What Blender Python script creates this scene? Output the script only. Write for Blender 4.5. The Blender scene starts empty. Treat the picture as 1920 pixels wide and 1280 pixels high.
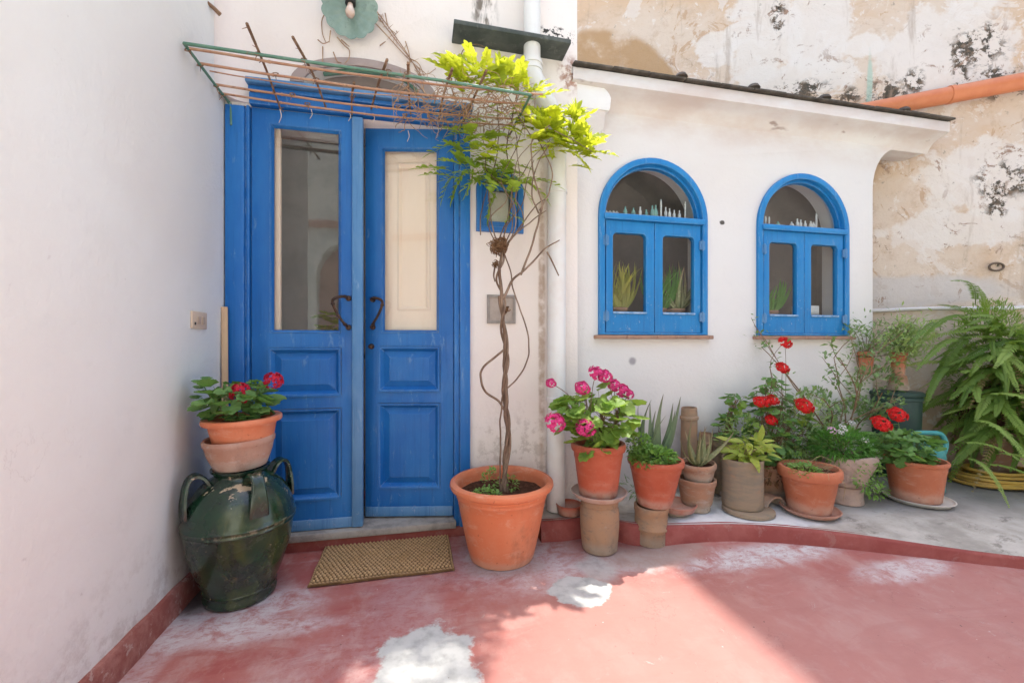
import bpy, bmesh, math, random
from mathutils import Vector, Matrix, noise as mnoise
R = math.radians
rnd = random.Random(7)
scene = bpy.context.scene
COL = scene.collection

# ------------------------------------------------------------------ camera, sky, sun, exposure
CAM_Y, CAM_Z, YAW = -2.42, 1.07, R(12.4)
cam_data = bpy.data.cameras.new('camera')
cam_data.lens = 15.0
cam_data.sensor_width = 36.0
cam_data.shift_y = 5 / 1920
cam_data.clip_start = 0.02
cam_data.clip_end = 500
cam = bpy.data.objects.new('camera', cam_data)
cam.location = (0, CAM_Y, CAM_Z)
cam.rotation_euler = (R(90), 0, -YAW)
COL.objects.link(cam)
scene.camera = cam

world = bpy.data.worlds.new('World')
scene.world = world
world.use_nodes = True
wn = world.node_tree
wn.nodes.clear()
sky = wn.nodes.new('ShaderNodeTexSky')
sky.sky_type = 'NISHITA'
sky.sun_disc = False
sky.sun_elevation = R(77.0)
sky.sun_rotation = R(34.4)
sky.air_density = 1.0
sky.dust_density = 3.5
sky.ozone_density = 1.0
bg = wn.nodes.new('ShaderNodeBackground')
bg.inputs[1].default_value = 0.15
wo = wn.nodes.new('ShaderNodeOutputWorld')
wn.links.new(sky.outputs[0], bg.inputs[0])
wn.links.new(bg.outputs[0], wo.inputs[0])

sun_data = bpy.data.lights.new('sun', 'SUN')
sun_data.energy = 2.0
sun_data.angle = R(0.7)
sun_data.color = (1.0, 0.95, 0.87)
sun = bpy.data.objects.new('sun', sun_data)
sun.rotation_euler = Vector((-0.13, -0.19, -1.0)).to_track_quat('-Z', 'Y').to_euler()
sun.location = (0, 4, 20)
COL.objects.link(sun)

scene.view_settings.view_transform = 'Standard'
scene.view_settings.look = 'None'
scene.view_settings.gamma = 1
scene.view_settings.use_curve_mapping = False
scene.view_settings.exposure = 1.74


# ------------------------------------------------------------------ material helper
class Mat:
    def __init__(s, name, rough=0.7, spec=0.3, coat=0.0):
        s.m = bpy.data.materials.new(name)
        s.m.use_nodes = True
        s.t = s.m.node_tree
        s.n, s.l = s.t.nodes, s.t.links
        s.b = s.n['Principled BSDF']
        s.out = s.n['Material Output']
        s.b.inputs['Roughness'].default_value = rough
        s.b.inputs['Specular IOR Level'].default_value = spec
        s.b.inputs['Coat Weight'].default_value = coat
        s.b.inputs['Coat Roughness'].default_value = 0.08
        s.tc = s.n.new('ShaderNodeTexCoord')
        s.obj = s.tc.outputs['Object']

    def put(s, sock, v):
        if hasattr(v, 'is_output'):
            s.l.new(v, sock)
        else:
            sock.default_value = v if not (isinstance(v, tuple) and len(v) == 3 and sock.type == 'RGBA') else (*v, 1)

    def noise(s, scale, detail=5, rough=0.6, dist=0.0, vec=None, sx=1, sy=1, sz=1):
        v = vec or s.obj
        if (sx, sy, sz) != (1, 1, 1):
            mp = s.n.new('ShaderNodeMapping')
            mp.inputs['Scale'].default_value = (sx, sy, sz)
            s.l.new(v, mp.inputs['Vector'])
            v = mp.outputs[0]
        n = s.n.new('ShaderNodeTexNoise')
        n.inputs['Scale'].default_value = scale
        n.inputs['Detail'].default_value = detail
        n.inputs['Roughness'].default_value = rough
        n.inputs['Distortion'].default_value = dist
        s.l.new(v, n.inputs['Vector'])
        return n.outputs[0]

    def rng(s, v, a, b, lo=0.0, hi=1.0):
        r = s.n.new('ShaderNodeMapRange')
        r.interpolation_type = 'SMOOTHSTEP'
        s.put(r.inputs[0], v)
        r.inputs[1].default_value, r.inputs[2].default_value = a, b
        r.inputs[3].default_value, r.inputs[4].default_value = lo, hi
        return r.outputs[0]

    def math(s, op, a, b=0.0):
        m = s.n.new('ShaderNodeMath')
        m.operation = op
        m.use_clamp = False
        s.put(m.inputs[0], a)
        s.put(m.inputs[1], b)
        return m.outputs[0]

    def mix(s, f, a, b, mode='MIX'):
        m = s.n.new('ShaderNodeMix')
        m.data_type = 'RGBA'
        m.blend_type = mode
        s.put(m.inputs[0], f)
        s.put(m.inputs[6], a)
        s.put(m.inputs[7], b)
        return m.outputs[2]

    def spot(s, c, r, soft=0.3, nscale=6, namp=0.6, rough=0.65):
        """1 inside an uneven ellipsoid at c with radii r, 0 outside"""
        a = s.n.new('ShaderNodeVectorMath'); a.operation = 'SUBTRACT'
        s.l.new(s.obj, a.inputs[0]); a.inputs[1].default_value = c
        d = s.n.new('ShaderNodeVectorMath'); d.operation = 'DIVIDE'
        s.l.new(a.outputs[0], d.inputs[0]); d.inputs[1].default_value = r
        ln = s.n.new('ShaderNodeVectorMath'); ln.operation = 'LENGTH'
        s.l.new(d.outputs[0], ln.inputs[0])
        nz = s.noise(nscale, 6, rough)
        e = s.math('ADD', ln.outputs['Value'], s.math('MULTIPLY', s.math('SUBTRACT', nz, 0.5), namp * 2))
        return s.rng(e, 1 + soft, 1 - soft)

    def bump(s, h, strength=0.3, dist=0.01, prev=None):
        b = s.n.new('ShaderNodeBump')
        b.inputs['Strength'].default_value = strength
        b.inputs['Distance'].default_value = dist
        s.l.new(h, b.inputs['Height'])
        if prev is not None:
            s.l.new(prev, b.inputs['Normal'])
        s.l.new(b.outputs[0], s.b.inputs['Normal'])
        return b.outputs[0]

    def color(s, c):
        s.put(s.b.inputs['Base Color'], c)
        return s.m

    def axis(s, i):
        x = s.n.new('ShaderNodeSeparateXYZ')
        s.l.new(s.obj, x.inputs[0])
        return x.outputs[i]

    def rand(s):
        return s.n.new('ShaderNodeObjectInfo').outputs['Random']


def plaster(name, base, warm, extra=None, bumps=(0.25, 0.5)):
    m = Mat(name, 0.9, 0.15)
    c = m.mix(m.rng(m.noise(1.3, 4), 0.35, 0.7), base, warm)
    c = m.mix(m.rng(m.noise(9, 6, 0.7), 0.55, 0.8, 0, 0.35), c, tuple(v * 0.86 for v in base))
    c = m.mix(m.rng(m.noise(26, 3, 0.5), 0.72, 0.78, 0, 0.3), c, (0.42, 0.38, 0.35))
    if extra:
        c = extra(m, c)
    n1 = m.bump(m.noise(5, 4), bumps[0], 0.02)
    m.bump(m.noise(45, 5, 0.7), bumps[1], 0.004, n1)
    return m.color(c)


def facade_extra(m, c):
    # mould over the slate shelf, grey drip stain, brown strip beside the downpipe, peeling near the step
    c = m.mix(m.math('MULTIPLY', m.spot((0.80, 0, 2.90), (0.13, 0.3, 0.05), 0.3, 20, 0.7), m.rng(m.noise(30, 4), 0.50, 0.56)), c, (0.06, 0.055, 0.05))
    c = m.mix(m.math('MULTIPLY', m.spot((0.37, 0, 3.0), (0.07, 0.3, 0.16), 0.4, 12, 0.5), m.rng(m.noise(22, 4, sz=0.3), 0.42, 0.6)), c, (0.20, 0.17, 0.14))
    c = m.mix(m.math('MULTIPLY', m.spot((0.712, 0, 1.25), (0.020, 0.3, 0.95), 0.4, 9, 0.4), m.rng(m.noise(16, 5), 0.3, 0.6, 0, 0.75)), c, (0.36, 0.25, 0.17))
    c = m.mix(m.math('MULTIPLY', m.spot((0.60, 0, 0.35), (0.3, 0.3, 0.3), 0.5, 8, 0.5), m.rng(m.noise(12, 6, 0.75), 0.48, 0.6, 0, 0.6)), c, (0.45, 0.38, 0.33))
    c = m.mix(m.math('MULTIPLY', m.spot((0.89, 0, 2.68), (0.07, 0.3, 0.10), 0.4, 14, 0.5), m.rng(m.noise(25, 5), 0.42, 0.58)), c, (0.40, 0.24, 0.18))
    return c


def annexe_extra(m, c):
    z = m.axis(2)
    c = m.mix(m.math('MULTIPLY', m.rng(z, 2.32, 2.54), m.rng(m.noise(2.6, 5, 0.65, sx=0.5), 0.32, 0.66, 0, 0.55)), c, (0.52, 0.38, 0.31))
    c = m.mix(m.math('MULTIPLY', m.rng(z, 2.50, 2.60), m.rng(m.noise(8, 4, sx=0.35), 0.66, 0.73, 0, 0.8)), c, (0.30, 0.22, 0.19))
    c = m.mix(m.math('MULTIPLY', m.rng(z, 0.75, 0.2), m.rng(m.noise(7, 6, 0.7), 0.45, 0.65, 0, 0.6)), c, (0.45, 0.40, 0.36))
    c = m.mix(m.spot((1.36, 0.12, 0.96), (0.025, 0.2, 0.025), 0.4, 20, 0.4), c, (0.35, 0.33, 0.34))
    c = m.mix(m.spot((2.03, 0.12, 1.90), (0.02, 0.2, 0.014), 0.2, 40, 0.5), c, (0.10, 0.09, 0.08))
    return c


def side_extra(m, c):
    z = m.axis(2)
    # scuffs near the skirting, a few hairline cracks and one patched repair
    c = m.mix(m.math('MULTIPLY', m.rng(z, 0.45, 0.10), m.rng(m.noise(9, 7, 0.75), 0.45, 0.62, 0, 0.5)), c, (0.50, 0.46, 0.42))
    crack = m.rng(m.math('ABSOLUTE', m.math('SUBTRACT', m.noise(1.1, 8, 0.6, 0.3), 0.5)), 0.0022, 0.0008)
    c = m.mix(m.math('MULTIPLY', crack, m.rng(m.noise(0.9, 2), 0.55, 0.62, 0, 0.16)), c, (0.40, 0.37, 0.34))
    c = m.mix(m.math('MULTIPLY', m.spot((-0.95, -0.08, 0.34), (0.1, 0.05, 0.04), 0.3, 20, 0.6), 0.8), c, (0.22, 0.20, 0.19))
    return m.mix(m.spot((-0.95, -0.35, 1.9), (0.2, 0.5, 0.5), 0.3, 2.5, 0.5), c, (0.80, 0.79, 0.75))


M = {}
M['facade'] = plaster('facade plaster', (0.78, 0.725, 0.675), (0.77, 0.69, 0.63), facade_extra)
M['side_wall'] = plaster('side wall plaster', (0.83, 0.845, 0.815), (0.81, 0.815, 0.775), side_extra, (0.3, 0.4))
M['annexe'] = plaster('annexe plaster', (0.71, 0.692, 0.668), (0.70, 0.668, 0.640), annexe_extra, (0.2, 0.4))
M['white'] = plaster('white lime', (0.78, 0.77, 0.75), (0.76, 0.73, 0.70))
M['opposite'] = plaster('opposite plaster', (0.79, 0.80, 0.73), (0.75, 0.75, 0.68))
M['pipe_white'] = (lambda m: (m.bump(m.noise(40, 3), 0.1, 0.003), m.color(m.mix(m.rng(m.noise(4, 5), 0.4, 0.75), (0.72, 0.72, 0.70), (0.66, 0.60, 0.55))))[1])(Mat('painted pipe', 0.6, 0.4))


def make_old_wall():
    m = Mat('old wall', 0.95, 0.1)
    def sp(x, y, z, rx, rz, soft=0.3, ns=3, na=0.5):
        return m.spot((x, y, z), (rx, 0.6, rz), soft, ns, na)
    big = m.noise(0.9, 6, 0.62, 0.6)
    c = m.mix(m.rng(big, 0.40, 0.60), (0.60, 0.435, 0.30), (0.64, 0.53, 0.43))
    c = m.mix(m.rng(m.noise(7, 10, 0.78, 0.3), 0.50, 0.62, 0, 0.45), c, (0.48, 0.345, 0.24))
    c = m.mix(m.rng(m.noise(2.3, 7, 0.68, 0.8), 0.57, 0.585, 0, 0.8), c, (0.68, 0.605, 0.54))
    c = m.mix(m.rng(m.noise(5.2, 10, 0.76, 0.5), 0.575, 0.59, 0, 0.8), c, (0.70, 0.64, 0.585))
    c = m.mix(m.rng(m.noise(3.1, 7, 0.7, 1.2), 0.60, 0.63, 0, 0.7), c, (0.47, 0.30, 0.18))
    # tan infilled arch on the upper left
    arch = m.math('MULTIPLY', m.spot((1.52, 1.4, 2.95), (0.95, 3, 1.15), 0.03, 1.5, 0.06), m.rng(m.noise(2.2, 6, 0.65), 0.36, 0.56))
    c = m.mix(m.math('MULTIPLY', arch, 0.95), c, (0.44, 0.285, 0.155))
    # bare white patches
    for a in ((2.62, .95, 3.72, .16, .14), (2.95, .75, 3.80, .25, .50), (3.35, .55, 3.9, .22, .6), (3.20, .62, 3.35, .42, .16), (3.62, .44, 3.55, .14, .10), (4.35, .05, 2.35, .40, .30), (4.2, .1, 2.0, .5, .14), (4.1, .2, 3.4, .5, .4)):
        w = sp(*a, 0.10, 4, 0.9)
        c = m.mix(m.math('MULTIPLY', w, 0.8), c, (0.71, 0.655, 0.60))
    c = m.mix(m.math('MULTIPLY', sp(3.8, .3, 1.50, .9, .13, .2, 4, .5), 0.75), c, (0.55, 0.51, 0.49))
    # brown spall and grey dirt
    c = m.mix(m.math('MULTIPLY', m.rng(m.noise(6, 8, 0.75, 0.8), 0.575, 0.62), m.rng(m.noise(1.1, 3), 0.42, 0.6)), c, (0.33, 0.22, 0.16))
    c = m.mix(m.rng(m.noise(11, 5, 0.7), 0.64, 0.70, 0, 0.7), c, (0.30, 0.26, 0.22))
    # black lichen clusters
    fine = m.rng(m.noise(10, 10, 0.80, 0.3), 0.495, 0.52, 0, 0.95)
    for a in ((4.31, .07, 3.40, .17, .15), (4.20, .12, 3.22, .05, .12), (3.93, .27, 3.20, .06, .09), (4.42, 0, 3.10, .18, .12), (4.47, -.01, 2.33, .17, .13), (4.40, 0, 2.15, .06, .10), (3.76, .35, 3.08, .13, .16), (3.18, .63, 3.25, .22, .08), (3.52, .48, 3.12, .08, .09), (3.05, .7, 3.9, .05, .16), (4.55, -.05, 1.85, .04, .03), (3.42, .52, 1.75, .04, .06), (4.4, .03, 1.67, .05, .03)):
        c = m.mix(m.math('MULTIPLY', sp(*a, 0.35, 7, 0.9), fine), c, m.mix(m.rng(m.noise(30, 4), 0.4, 0.65), (0.05, 0.045, 0.034), (0.17, 0.115, 0.075)))
    # old copper green run
    c = m.mix(m.math('MULTIPLY', sp(3.66, .4, 3.2, .018, .26, .3, 8, .4), 0.7), c, (0.36, 0.52, 0.44))
    c = m.mix(m.rng(m.noise(4.0, 6, 0.7, 0.3, None, 1.6, 1.6, 0.22), 0.56, 0.70, 0, 0.5), c, (0.36, 0.27, 0.20))
    n1 = m.bump(m.noise(2.3, 7, 0.68, 0.8), 0.5, 0.03)
    n2 = m.bump(m.noise(14, 6, 0.75), 0.6, 0.012, n1)
    m.bump(m.noise(70, 4, 0.7), 0.4, 0.003, n2)
    return m.color(c)


M['old_wall'] = make_old_wall()


def make_ground():
    m = Mat('painted terrace', 0.55, 0.35)
    red, pink = (0.31, 0.080, 0.068), (0.375, 0.150, 0.130)
    c = m.mix(m.rng(m.noise(1.6, 6, 0.62), 0.36, 0.66), red, pink)
    c = m.mix(m.rng(m.noise(5.5, 7, 0.7, sx=1.0, sy=0.6), 0.46, 0.66, 0, 0.8), c, (0.41, 0.235, 0.21))
    c = m.mix(m.rng(m.noise(3.0, 7, 0.72, 1.4, None, 0.5, 1.6, 1), 0.50, 0.62, 0, 0.5), c, (0.29, 0.064, 0.054))
    c = m.mix(m.rng(m.noise(14, 7, 0.78, 0.8, None, 0.5, 1.2, 1), 0.54, 0.70, 0, 0.55), c, (0.41, 0.285, 0.265))
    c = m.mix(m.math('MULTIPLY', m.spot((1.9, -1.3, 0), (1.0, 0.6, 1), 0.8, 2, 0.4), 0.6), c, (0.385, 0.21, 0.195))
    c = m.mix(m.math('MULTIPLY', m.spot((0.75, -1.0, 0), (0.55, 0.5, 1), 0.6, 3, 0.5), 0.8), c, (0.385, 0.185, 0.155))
    # chalky wear: around the jar, around the big pot, along the bed, below the left wall
    for (x, y, rx, ry, k) in ((-0.72, -0.50, 0.30, 0.16, 0.8), (-0.66, -0.66, 0.38, 0.06, 0.6), (0.5, -0.36, 0.30, 0.24, 0.7), (1.0, -0.5, 0.34, 0.09, 0.7), (1.72, -0.61, 0.44, 0.085, 1.0), (2.25, -0.86, 0.26, 0.07, 0.8), (-0.88, -0.9, 0.05, 0.6, 0.5), (-0.05, -0.62, 0.14, 0.3, 0.25), (-0.3, -1.0, 0.25, 0.25, 0.2)):
        w = m.math('MULTIPLY', m.spot((x, y, 0), (rx, ry, 1), 0.5, 7, 0.75), m.math('MULTIPLY', m.rng(m.noise(9, 7, 0.75, 0.5), 0.33, 0.55, 0.10, k), m.rng(m.noise(24, 10, 0.82, 0.2, None, 0.7, 1.2, 1), 0.43, 0.50, 0.45, 1.0)))
        c = m.mix(w, c, (0.53, 0.50, 0.505))
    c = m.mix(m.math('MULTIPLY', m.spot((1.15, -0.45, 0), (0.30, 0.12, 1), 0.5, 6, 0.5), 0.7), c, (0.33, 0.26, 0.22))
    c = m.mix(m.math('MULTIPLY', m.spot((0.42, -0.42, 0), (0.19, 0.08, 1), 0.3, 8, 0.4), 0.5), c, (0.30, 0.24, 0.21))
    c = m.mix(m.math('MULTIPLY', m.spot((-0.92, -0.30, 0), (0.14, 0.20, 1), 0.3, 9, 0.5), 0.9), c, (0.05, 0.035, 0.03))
    # flakes: crisp-edged islands where the paint has lifted off the cement
    fl = m.math('MULTIPLY', m.rng(m.noise(11, 12, 0.8, 0.5), 0.615, 0.628), m.rng(m.noise(1.7, 3), 0.45, 0.6))
    c = m.mix(m.math('MULTIPLY', fl, 0.5), c, (0.43, 0.385, 0.36))
    fl2 = m.math('MULTIPLY', m.rng(m.noise(26, 10, 0.8, 0.2, None, 0.6, 1.3, 1), 0.635, 0.65), m.rng(m.noise(2.3, 3), 0.42, 0.55))
    c = m.mix(m.math('MULTIPLY', fl2, 0.6), c, (0.20, 0.045, 0.04))
    scr = m.rng(m.math('ABSOLUTE', m.math('SUBTRACT', m.noise(2.4, 9, 0.62, 0.3), 0.5)), 0.0022, 0.0007)
    c = m.mix(m.math('MULTIPLY', scr, m.rng(m.noise(1.3, 2), 0.5, 0.6, 0, 0.55)), c, (0.14, 0.06, 0.055))
    # spilled lime: two white patches with ragged edges
    w1 = m.spot((0.025, -1.00, 0), (0.175, 0.235, 1), 0.08, 9, 0.6)
    w2 = m.spot((0.70, -0.675, 0), (0.135, 0.115, 1), 0.05, 7, 0.5)
    w3 = m.math('MULTIPLY', m.spot((0.83, -0.52, 0), (0.08, 0.12, 1), 0.4, 12, 0.6), 0.7)
    for w in (w1, w2, w3):
        c = m.mix(w, c, m.mix(m.rng(m.noise(18, 5), 0.4, 0.7), (0.46, 0.46, 0.44), (0.33, 0.33, 0.315)))
    c = m.mix(m.rng(m.noise(31, 2, 0.4), 0.765, 0.785, 0, 0.6), c, (0.55, 0.46, 0.45))
    c = m.mix(m.rng(m.noise(38, 2, 0.4, sx=1.3), 0.755, 0.77, 0, 0.8), c, (0.12, 0.07, 0.06))
    m.put(m.b.inputs['Roughness'], m.rng(m.noise(4, 5), 0.3, 0.7, 0.45, 0.75))
    n1 = m.bump(m.noise(7, 6, 0.65), 0.25, 0.01)
    m.bump(m.noise(90, 4, 0.7), 0.25, 0.002, n1)
    return m.color(c)


M['ground'] = make_ground()


def pot_mat(name, a, b, chalk, top, k=0.8, scale=5, rough=0.65, bump=0.25, third=None):
    m = Mat(name, rough, 0.25)
    c = m.mix(m.rng(m.noise(scale, 6, 0.65), 0.36, 0.68), a, b)
    if third:
        c = m.mix(m.rng(m.noise(scale * 2.3, 7, 0.74, 0.4, None, 1, 1, 2.0), 0.52, 0.66, 0, third[1]), c, third[0])
    e = m.math('ADD', m.axis(2), m.math('MULTIPLY', m.math('SUBTRACT', m.noise(9, 6, 0.7), 0.5), top * 1.4))
    c = m.mix(m.math('MULTIPLY', m.rng(e, top, top * 0.35), m.rng(m.noise(18, 6, 0.75), 0.25, 0.6, 0.3, k)), c, chalk)
    c = m.mix(m.rng(m.noise(40, 3, 0.6), 0.66, 0.72, 0, 0.5), c, tuple(v * 0.45 for v in a))
    c = m.mix(m.math('MULTIPLY', m.rng(m.noise(3, 6, 0.7, 0.3, None, 1.2, 1.2, 0.5), 0.54, 0.66), m.rng(m.noise(26, 5, 0.75), 0.35, 0.65, 0.1, 0.55)), c, tuple(v * 0.55 for v in b))
    c = m.mix(m.rng(m.noise(13, 9, 0.8, 0.2), 0.62, 0.66, 0, 0.45), c, chalk)
    r1 = m.bump(m.noise(4, 3, 0.5, 0, None, 1, 1, 14), 0.12, 0.006)
    m.bump(m.noise(50, 5, 0.65), bump, 0.004, r1)
    return m.color(c)


def simple(name, a, b, scale=8, rough=0.7, spec=0.3, bump=0.2, bscale=40, lo=0.4, hi=0.68, coat=0.0, sx=1, sy=1, sz=1, dist=0.004, third=None, metal=0.0):
    m = Mat(name, rough, spec, coat)
    c = m.mix(m.rng(m.noise(scale, 6, 0.65, 0.2, None, sx, sy, sz), lo, hi), a, b)
    if third:
        c = m.mix(m.rng(m.noise(scale * 2.3, 6, 0.72, 0.4), 0.56, 0.66, 0, third[1]), c, third[0])
    if bump:
        m.bump(m.noise(bscale, 5, 0.65, 0, None, sx, sy, sz), bump, dist)
    m.b.inputs['Metallic'].default_value = metal
    return m.color(c)


M['paving'] = simple('pale paving', (0.74, 0.77, 0.70), (0.68, 0.71, 0.64), 3, 0.85, 0.2, 0.3, 20)
M['kerb_red'] = simple('kerb red', (0.235, 0.050, 0.042), (0.295, 0.085, 0.07), 6, 0.65, 0.3, 0.4, 25, third=((0.30, 0.15, 0.125), 0.5))
M['skirting'] = simple('skirting red', (0.24, 0.075, 0.06), (0.34, 0.15, 0.125), 12, 0.7, 0.25, 0.4, 30, sx=0.4, third=((0.50, 0.40, 0.36), 0.5))


def make_bed():
    m = Mat('bed concrete', 0.9, 0.15)
    c = m.mix(m.rng(m.noise(3, 7, 0.68), 0.38, 0.66), (0.50, 0.465, 0.42), (0.31, 0.285, 0.25))
    c = m.mix(m.rng(m.noise(9, 7, 0.75, 0.6, sx=0.5), 0.55, 0.66, 0, 0.7), c, (0.15, 0.135, 0.115))
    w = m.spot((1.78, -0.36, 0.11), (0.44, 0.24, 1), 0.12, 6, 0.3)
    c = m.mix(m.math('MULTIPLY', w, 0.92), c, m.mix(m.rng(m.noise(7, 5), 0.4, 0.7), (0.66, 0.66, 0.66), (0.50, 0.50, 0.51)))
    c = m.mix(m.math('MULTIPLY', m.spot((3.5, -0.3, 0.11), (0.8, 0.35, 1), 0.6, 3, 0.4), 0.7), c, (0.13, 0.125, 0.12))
    n1 = m.bump(m.noise(10, 6, 0.7), 0.4, 0.01)
    m.bump(m.noise(80, 4, 0.7), 0.4, 0.003, n1)
    return m.color(c)


M['bed'] = make_bed()
M['stone'] = simple('threshold stone', (0.36, 0.33, 0.29), (0.22, 0.20, 0.18), 10, 0.8, 0.2, 0.4, 30)


def blue(name, a, b, wear):
    m = Mat(name, 0.42, 0.4)
    c = m.mix(m.rng(m.noise(3.5, 5, 0.6, 0, None, 1, 1, 0.35), 0.35, 0.7), a, b)
    c = m.mix(m.rng(m.noise(22, 7, 0.75, 0.3, None, 1, 1, 0.25), 0.58, 0.70, 0, wear), c, (0.16, 0.30, 0.48))
    z = m.axis(2)
    c = m.mix(m.math('MULTIPLY', m.rng(m.noise(30, 6, 0.8), 0.60, 0.66), m.rng(z, 0.40, 0.04, 0.03, 0.55)), c, (0.36, 0.42, 0.50))
    # paint rubbed thin on the corners (a real bevel lookup, so it follows the joinery)
    bv = m.n.new('ShaderNodeBevel'); bv.samples = 4; bv.inputs[0].default_value = 0.010
    ge = m.n.new('ShaderNodeNewGeometry')
    dp = m.n.new('ShaderNodeVectorMath'); dp.operation = 'DOT_PRODUCT'
    m.l.new(bv.outputs[0], dp.inputs[0]); m.l.new(ge.outputs['Normal'], dp.inputs[1])
    edge = m.math('MULTIPLY', m.rng(dp.outputs['Value'], 0.97, 0.80), m.rng(m.noise(14, 5, 0.7), 0.35, 0.65))
    c = m.mix(m.math('MULTIPLY', edge, 0.85), c, (0.26, 0.40, 0.56))
    # grain showing through, drips of dirt and a few chips down to the wood
    c = m.mix(m.rng(m.noise(60, 4, 0.7, 0.2, None, 1, 1, 0.04), 0.52, 0.72, 0, 0.35), c, (0.006, 0.07, 0.22))
    c = m.mix(m.rng(m.noise(17, 8, 0.8, 0.4), 0.70, 0.715, 0, 0.9), c, (0.33, 0.36, 0.38))
    m.bump(m.noise(45, 6, 0.7, 0, None, 1, 1, 0.06), 0.55, 0.003)
    m.put(m.b.inputs['Roughness'], m.rng(m.noise(9, 5), 0.3, 0.7, 0.35, 0.6))
    return m.color(c)


M['blue'] = blue('door blue paint', (0.005, 0.115, 0.39), (0.022, 0.170, 0.46), 0.6)
M['blue_pale'] = blue('worn blue paint', (0.055, 0.19, 0.40), (0.12, 0.265, 0.46), 0.9)
M['bead'] = simple('worn bead', (0.34, 0.47, 0.62), (0.10, 0.26, 0.48), 25, 0.6, 0.3, 0.2)
M['blue_window'] = blue('window blue paint', (0.008, 0.18, 0.46), (0.020, 0.23, 0.52), 0.6)
M['cream'] = simple('cream paint', (0.84, 0.68, 0.53), (0.80, 0.62, 0.47), 5, 0.6, 0.3, 0.15, 30, sz=0.2)
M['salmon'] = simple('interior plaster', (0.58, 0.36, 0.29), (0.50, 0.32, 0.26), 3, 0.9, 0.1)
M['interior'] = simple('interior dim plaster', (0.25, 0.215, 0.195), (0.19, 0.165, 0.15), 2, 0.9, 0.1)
M['iron'] = simple('rusty iron', (0.045, 0.03, 0.025), (0.11, 0.055, 0.03), 30, 0.7, 0.4, 0.4, 80, metal=0.4)
M['green_rod'] = simple('green enamel rod', (0.085, 0.20, 0.135), (0.13, 0.245, 0.18), 14, 0.45, 0.4, 0.1, third=((0.20, 0.13, 0.08), 0.7))
M['cane'] = simple('bamboo cane', (0.42, 0.22, 0.13), (0.50, 0.31, 0.20), 12, 0.6, 0.3, 0.3, 50, third=((0.20, 0.10, 0.06), 0.6))
M['stick'] = simple('dry stick', (0.20, 0.12, 0.075), (0.34, 0.22, 0.14), 20, 0.85, 0.1, 0.6, 60)
M['bark'] = simple('vine bark', (0.155, 0.10, 0.07), (0.31, 0.22, 0.155), 26, 0.9, 0.1, 0.9, 70, sz=0.25, dist=0.006)
M['twig'] = simple('dry twig', (0.34, 0.21, 0.13), (0.46, 0.32, 0.20), 20, 0.9, 0.1, 0)
M['slate'] = simple('slate', (0.055, 0.065, 0.06), (0.10, 0.11, 0.10), 7, 0.75, 0.3, 0.5, 20, third=((0.20, 0.20, 0.18), 0.4))
M['roof_edge'] = simple('roof edge', (0.07, 0.06, 0.05), (0.13, 0.11, 0.09), 14, 0.85, 0.2, 0.5, 30)
M['orange_pipe'] = simple('orange plastic', (0.62, 0.21, 0.09), (0.56, 0.17, 0.07), 5, 0.45, 0.4, 0.05)
M['terracotta'] = pot_mat('terracotta', (0.47, 0.145, 0.072), (0.52, 0.19, 0.105), (0.52, 0.33, 0.25), 0.08, third=((0.54, 0.31, 0.22), 0.4))
M['terracotta_bright'] = pot_mat('orange terracotta', (0.62, 0.185, 0.085), (0.64, 0.235, 0.125), (0.55, 0.33, 0.24), 0.05, 0.6, 4, 0.5, 0.1, third=((0.66, 0.36, 0.25), 0.5))
M['terracotta_red'] = pot_mat('red terracotta', (0.40, 0.088, 0.045), (0.46, 0.13, 0.075), (0.46, 0.30, 0.235), 0.06, 0.9, 5, 0.5, 0.12, third=((0.46, 0.22, 0.155), 0.35))
M['terracotta_old'] = pot_mat('weathered terracotta', (0.37, 0.195, 0.12), (0.31, 0.215, 0.155), (0.42, 0.36, 0.30), 0.07, 0.8, 6, 0.88, 0.5, third=((0.43, 0.35, 0.29), 0.7))
M['terracotta_pale'] = pot_mat('pale terracotta', (0.43, 0.23, 0.16), (0.46, 0.29, 0.22), (0.50, 0.42, 0.36), 0.06, 0.7, 7, 0.88, 0.4, third=((0.49, 0.40, 0.34), 0.7))
M['clay_tube'] = pot_mat('clay tube', (0.36, 0.215, 0.125), (0.29, 0.205, 0.14), (0.40, 0.33, 0.265), 0.07, 0.7, 7, 0.9, 0.6, third=((0.20, 0.155, 0.115), 0.7))
M['clay_grey'] = simple('grey clay', (0.30, 0.225, 0.155), (0.225, 0.19, 0.145), 6, 0.9, 0.12, 0.6, 50, sz=5, third=((0.35, 0.22, 0.14), 0.55))
M['white_saucer'] = simple('white saucer', (0.66, 0.62, 0.55), (0.56, 0.50, 0.42), 8, 0.7, 0.3, 0.3, 40)
M['tufa'] = simple('rough planter', (0.48, 0.34, 0.28), (0.40, 0.31, 0.27), 8, 0.95, 0.1, 1.0, 25, dist=0.012, third=((0.30, 0.22, 0.18), 0.7))
M['soil'] = simple('soil', (0.07, 0.035, 0.022), (0.14, 0.07, 0.045), 40, 1.0, 0.05, 1.0, 60, dist=0.02)
M['dark_green'] = simple('dark green plastic', (0.03, 0.065, 0.055), (0.05, 0.09, 0.08), 6, 0.45, 0.4, 0.1)
M['teal'] = simple('teal plastic', (0.05, 0.27, 0.27), (0.07, 0.31, 0.31), 6, 0.4, 0.45, 0.1)
M['hose'] = simple('yellow hose', (0.50, 0.32, 0.06), (0.42, 0.25, 0.06), 8, 0.5, 0.4, 0.1)
M['enamel'] = simple('green enamel', (0.18, 0.27, 0.225), (0.25, 0.34, 0.29), 9, 0.4, 0.45, 0.15, 30, third=((0.13, 0.19, 0.165), 0.6))
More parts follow.
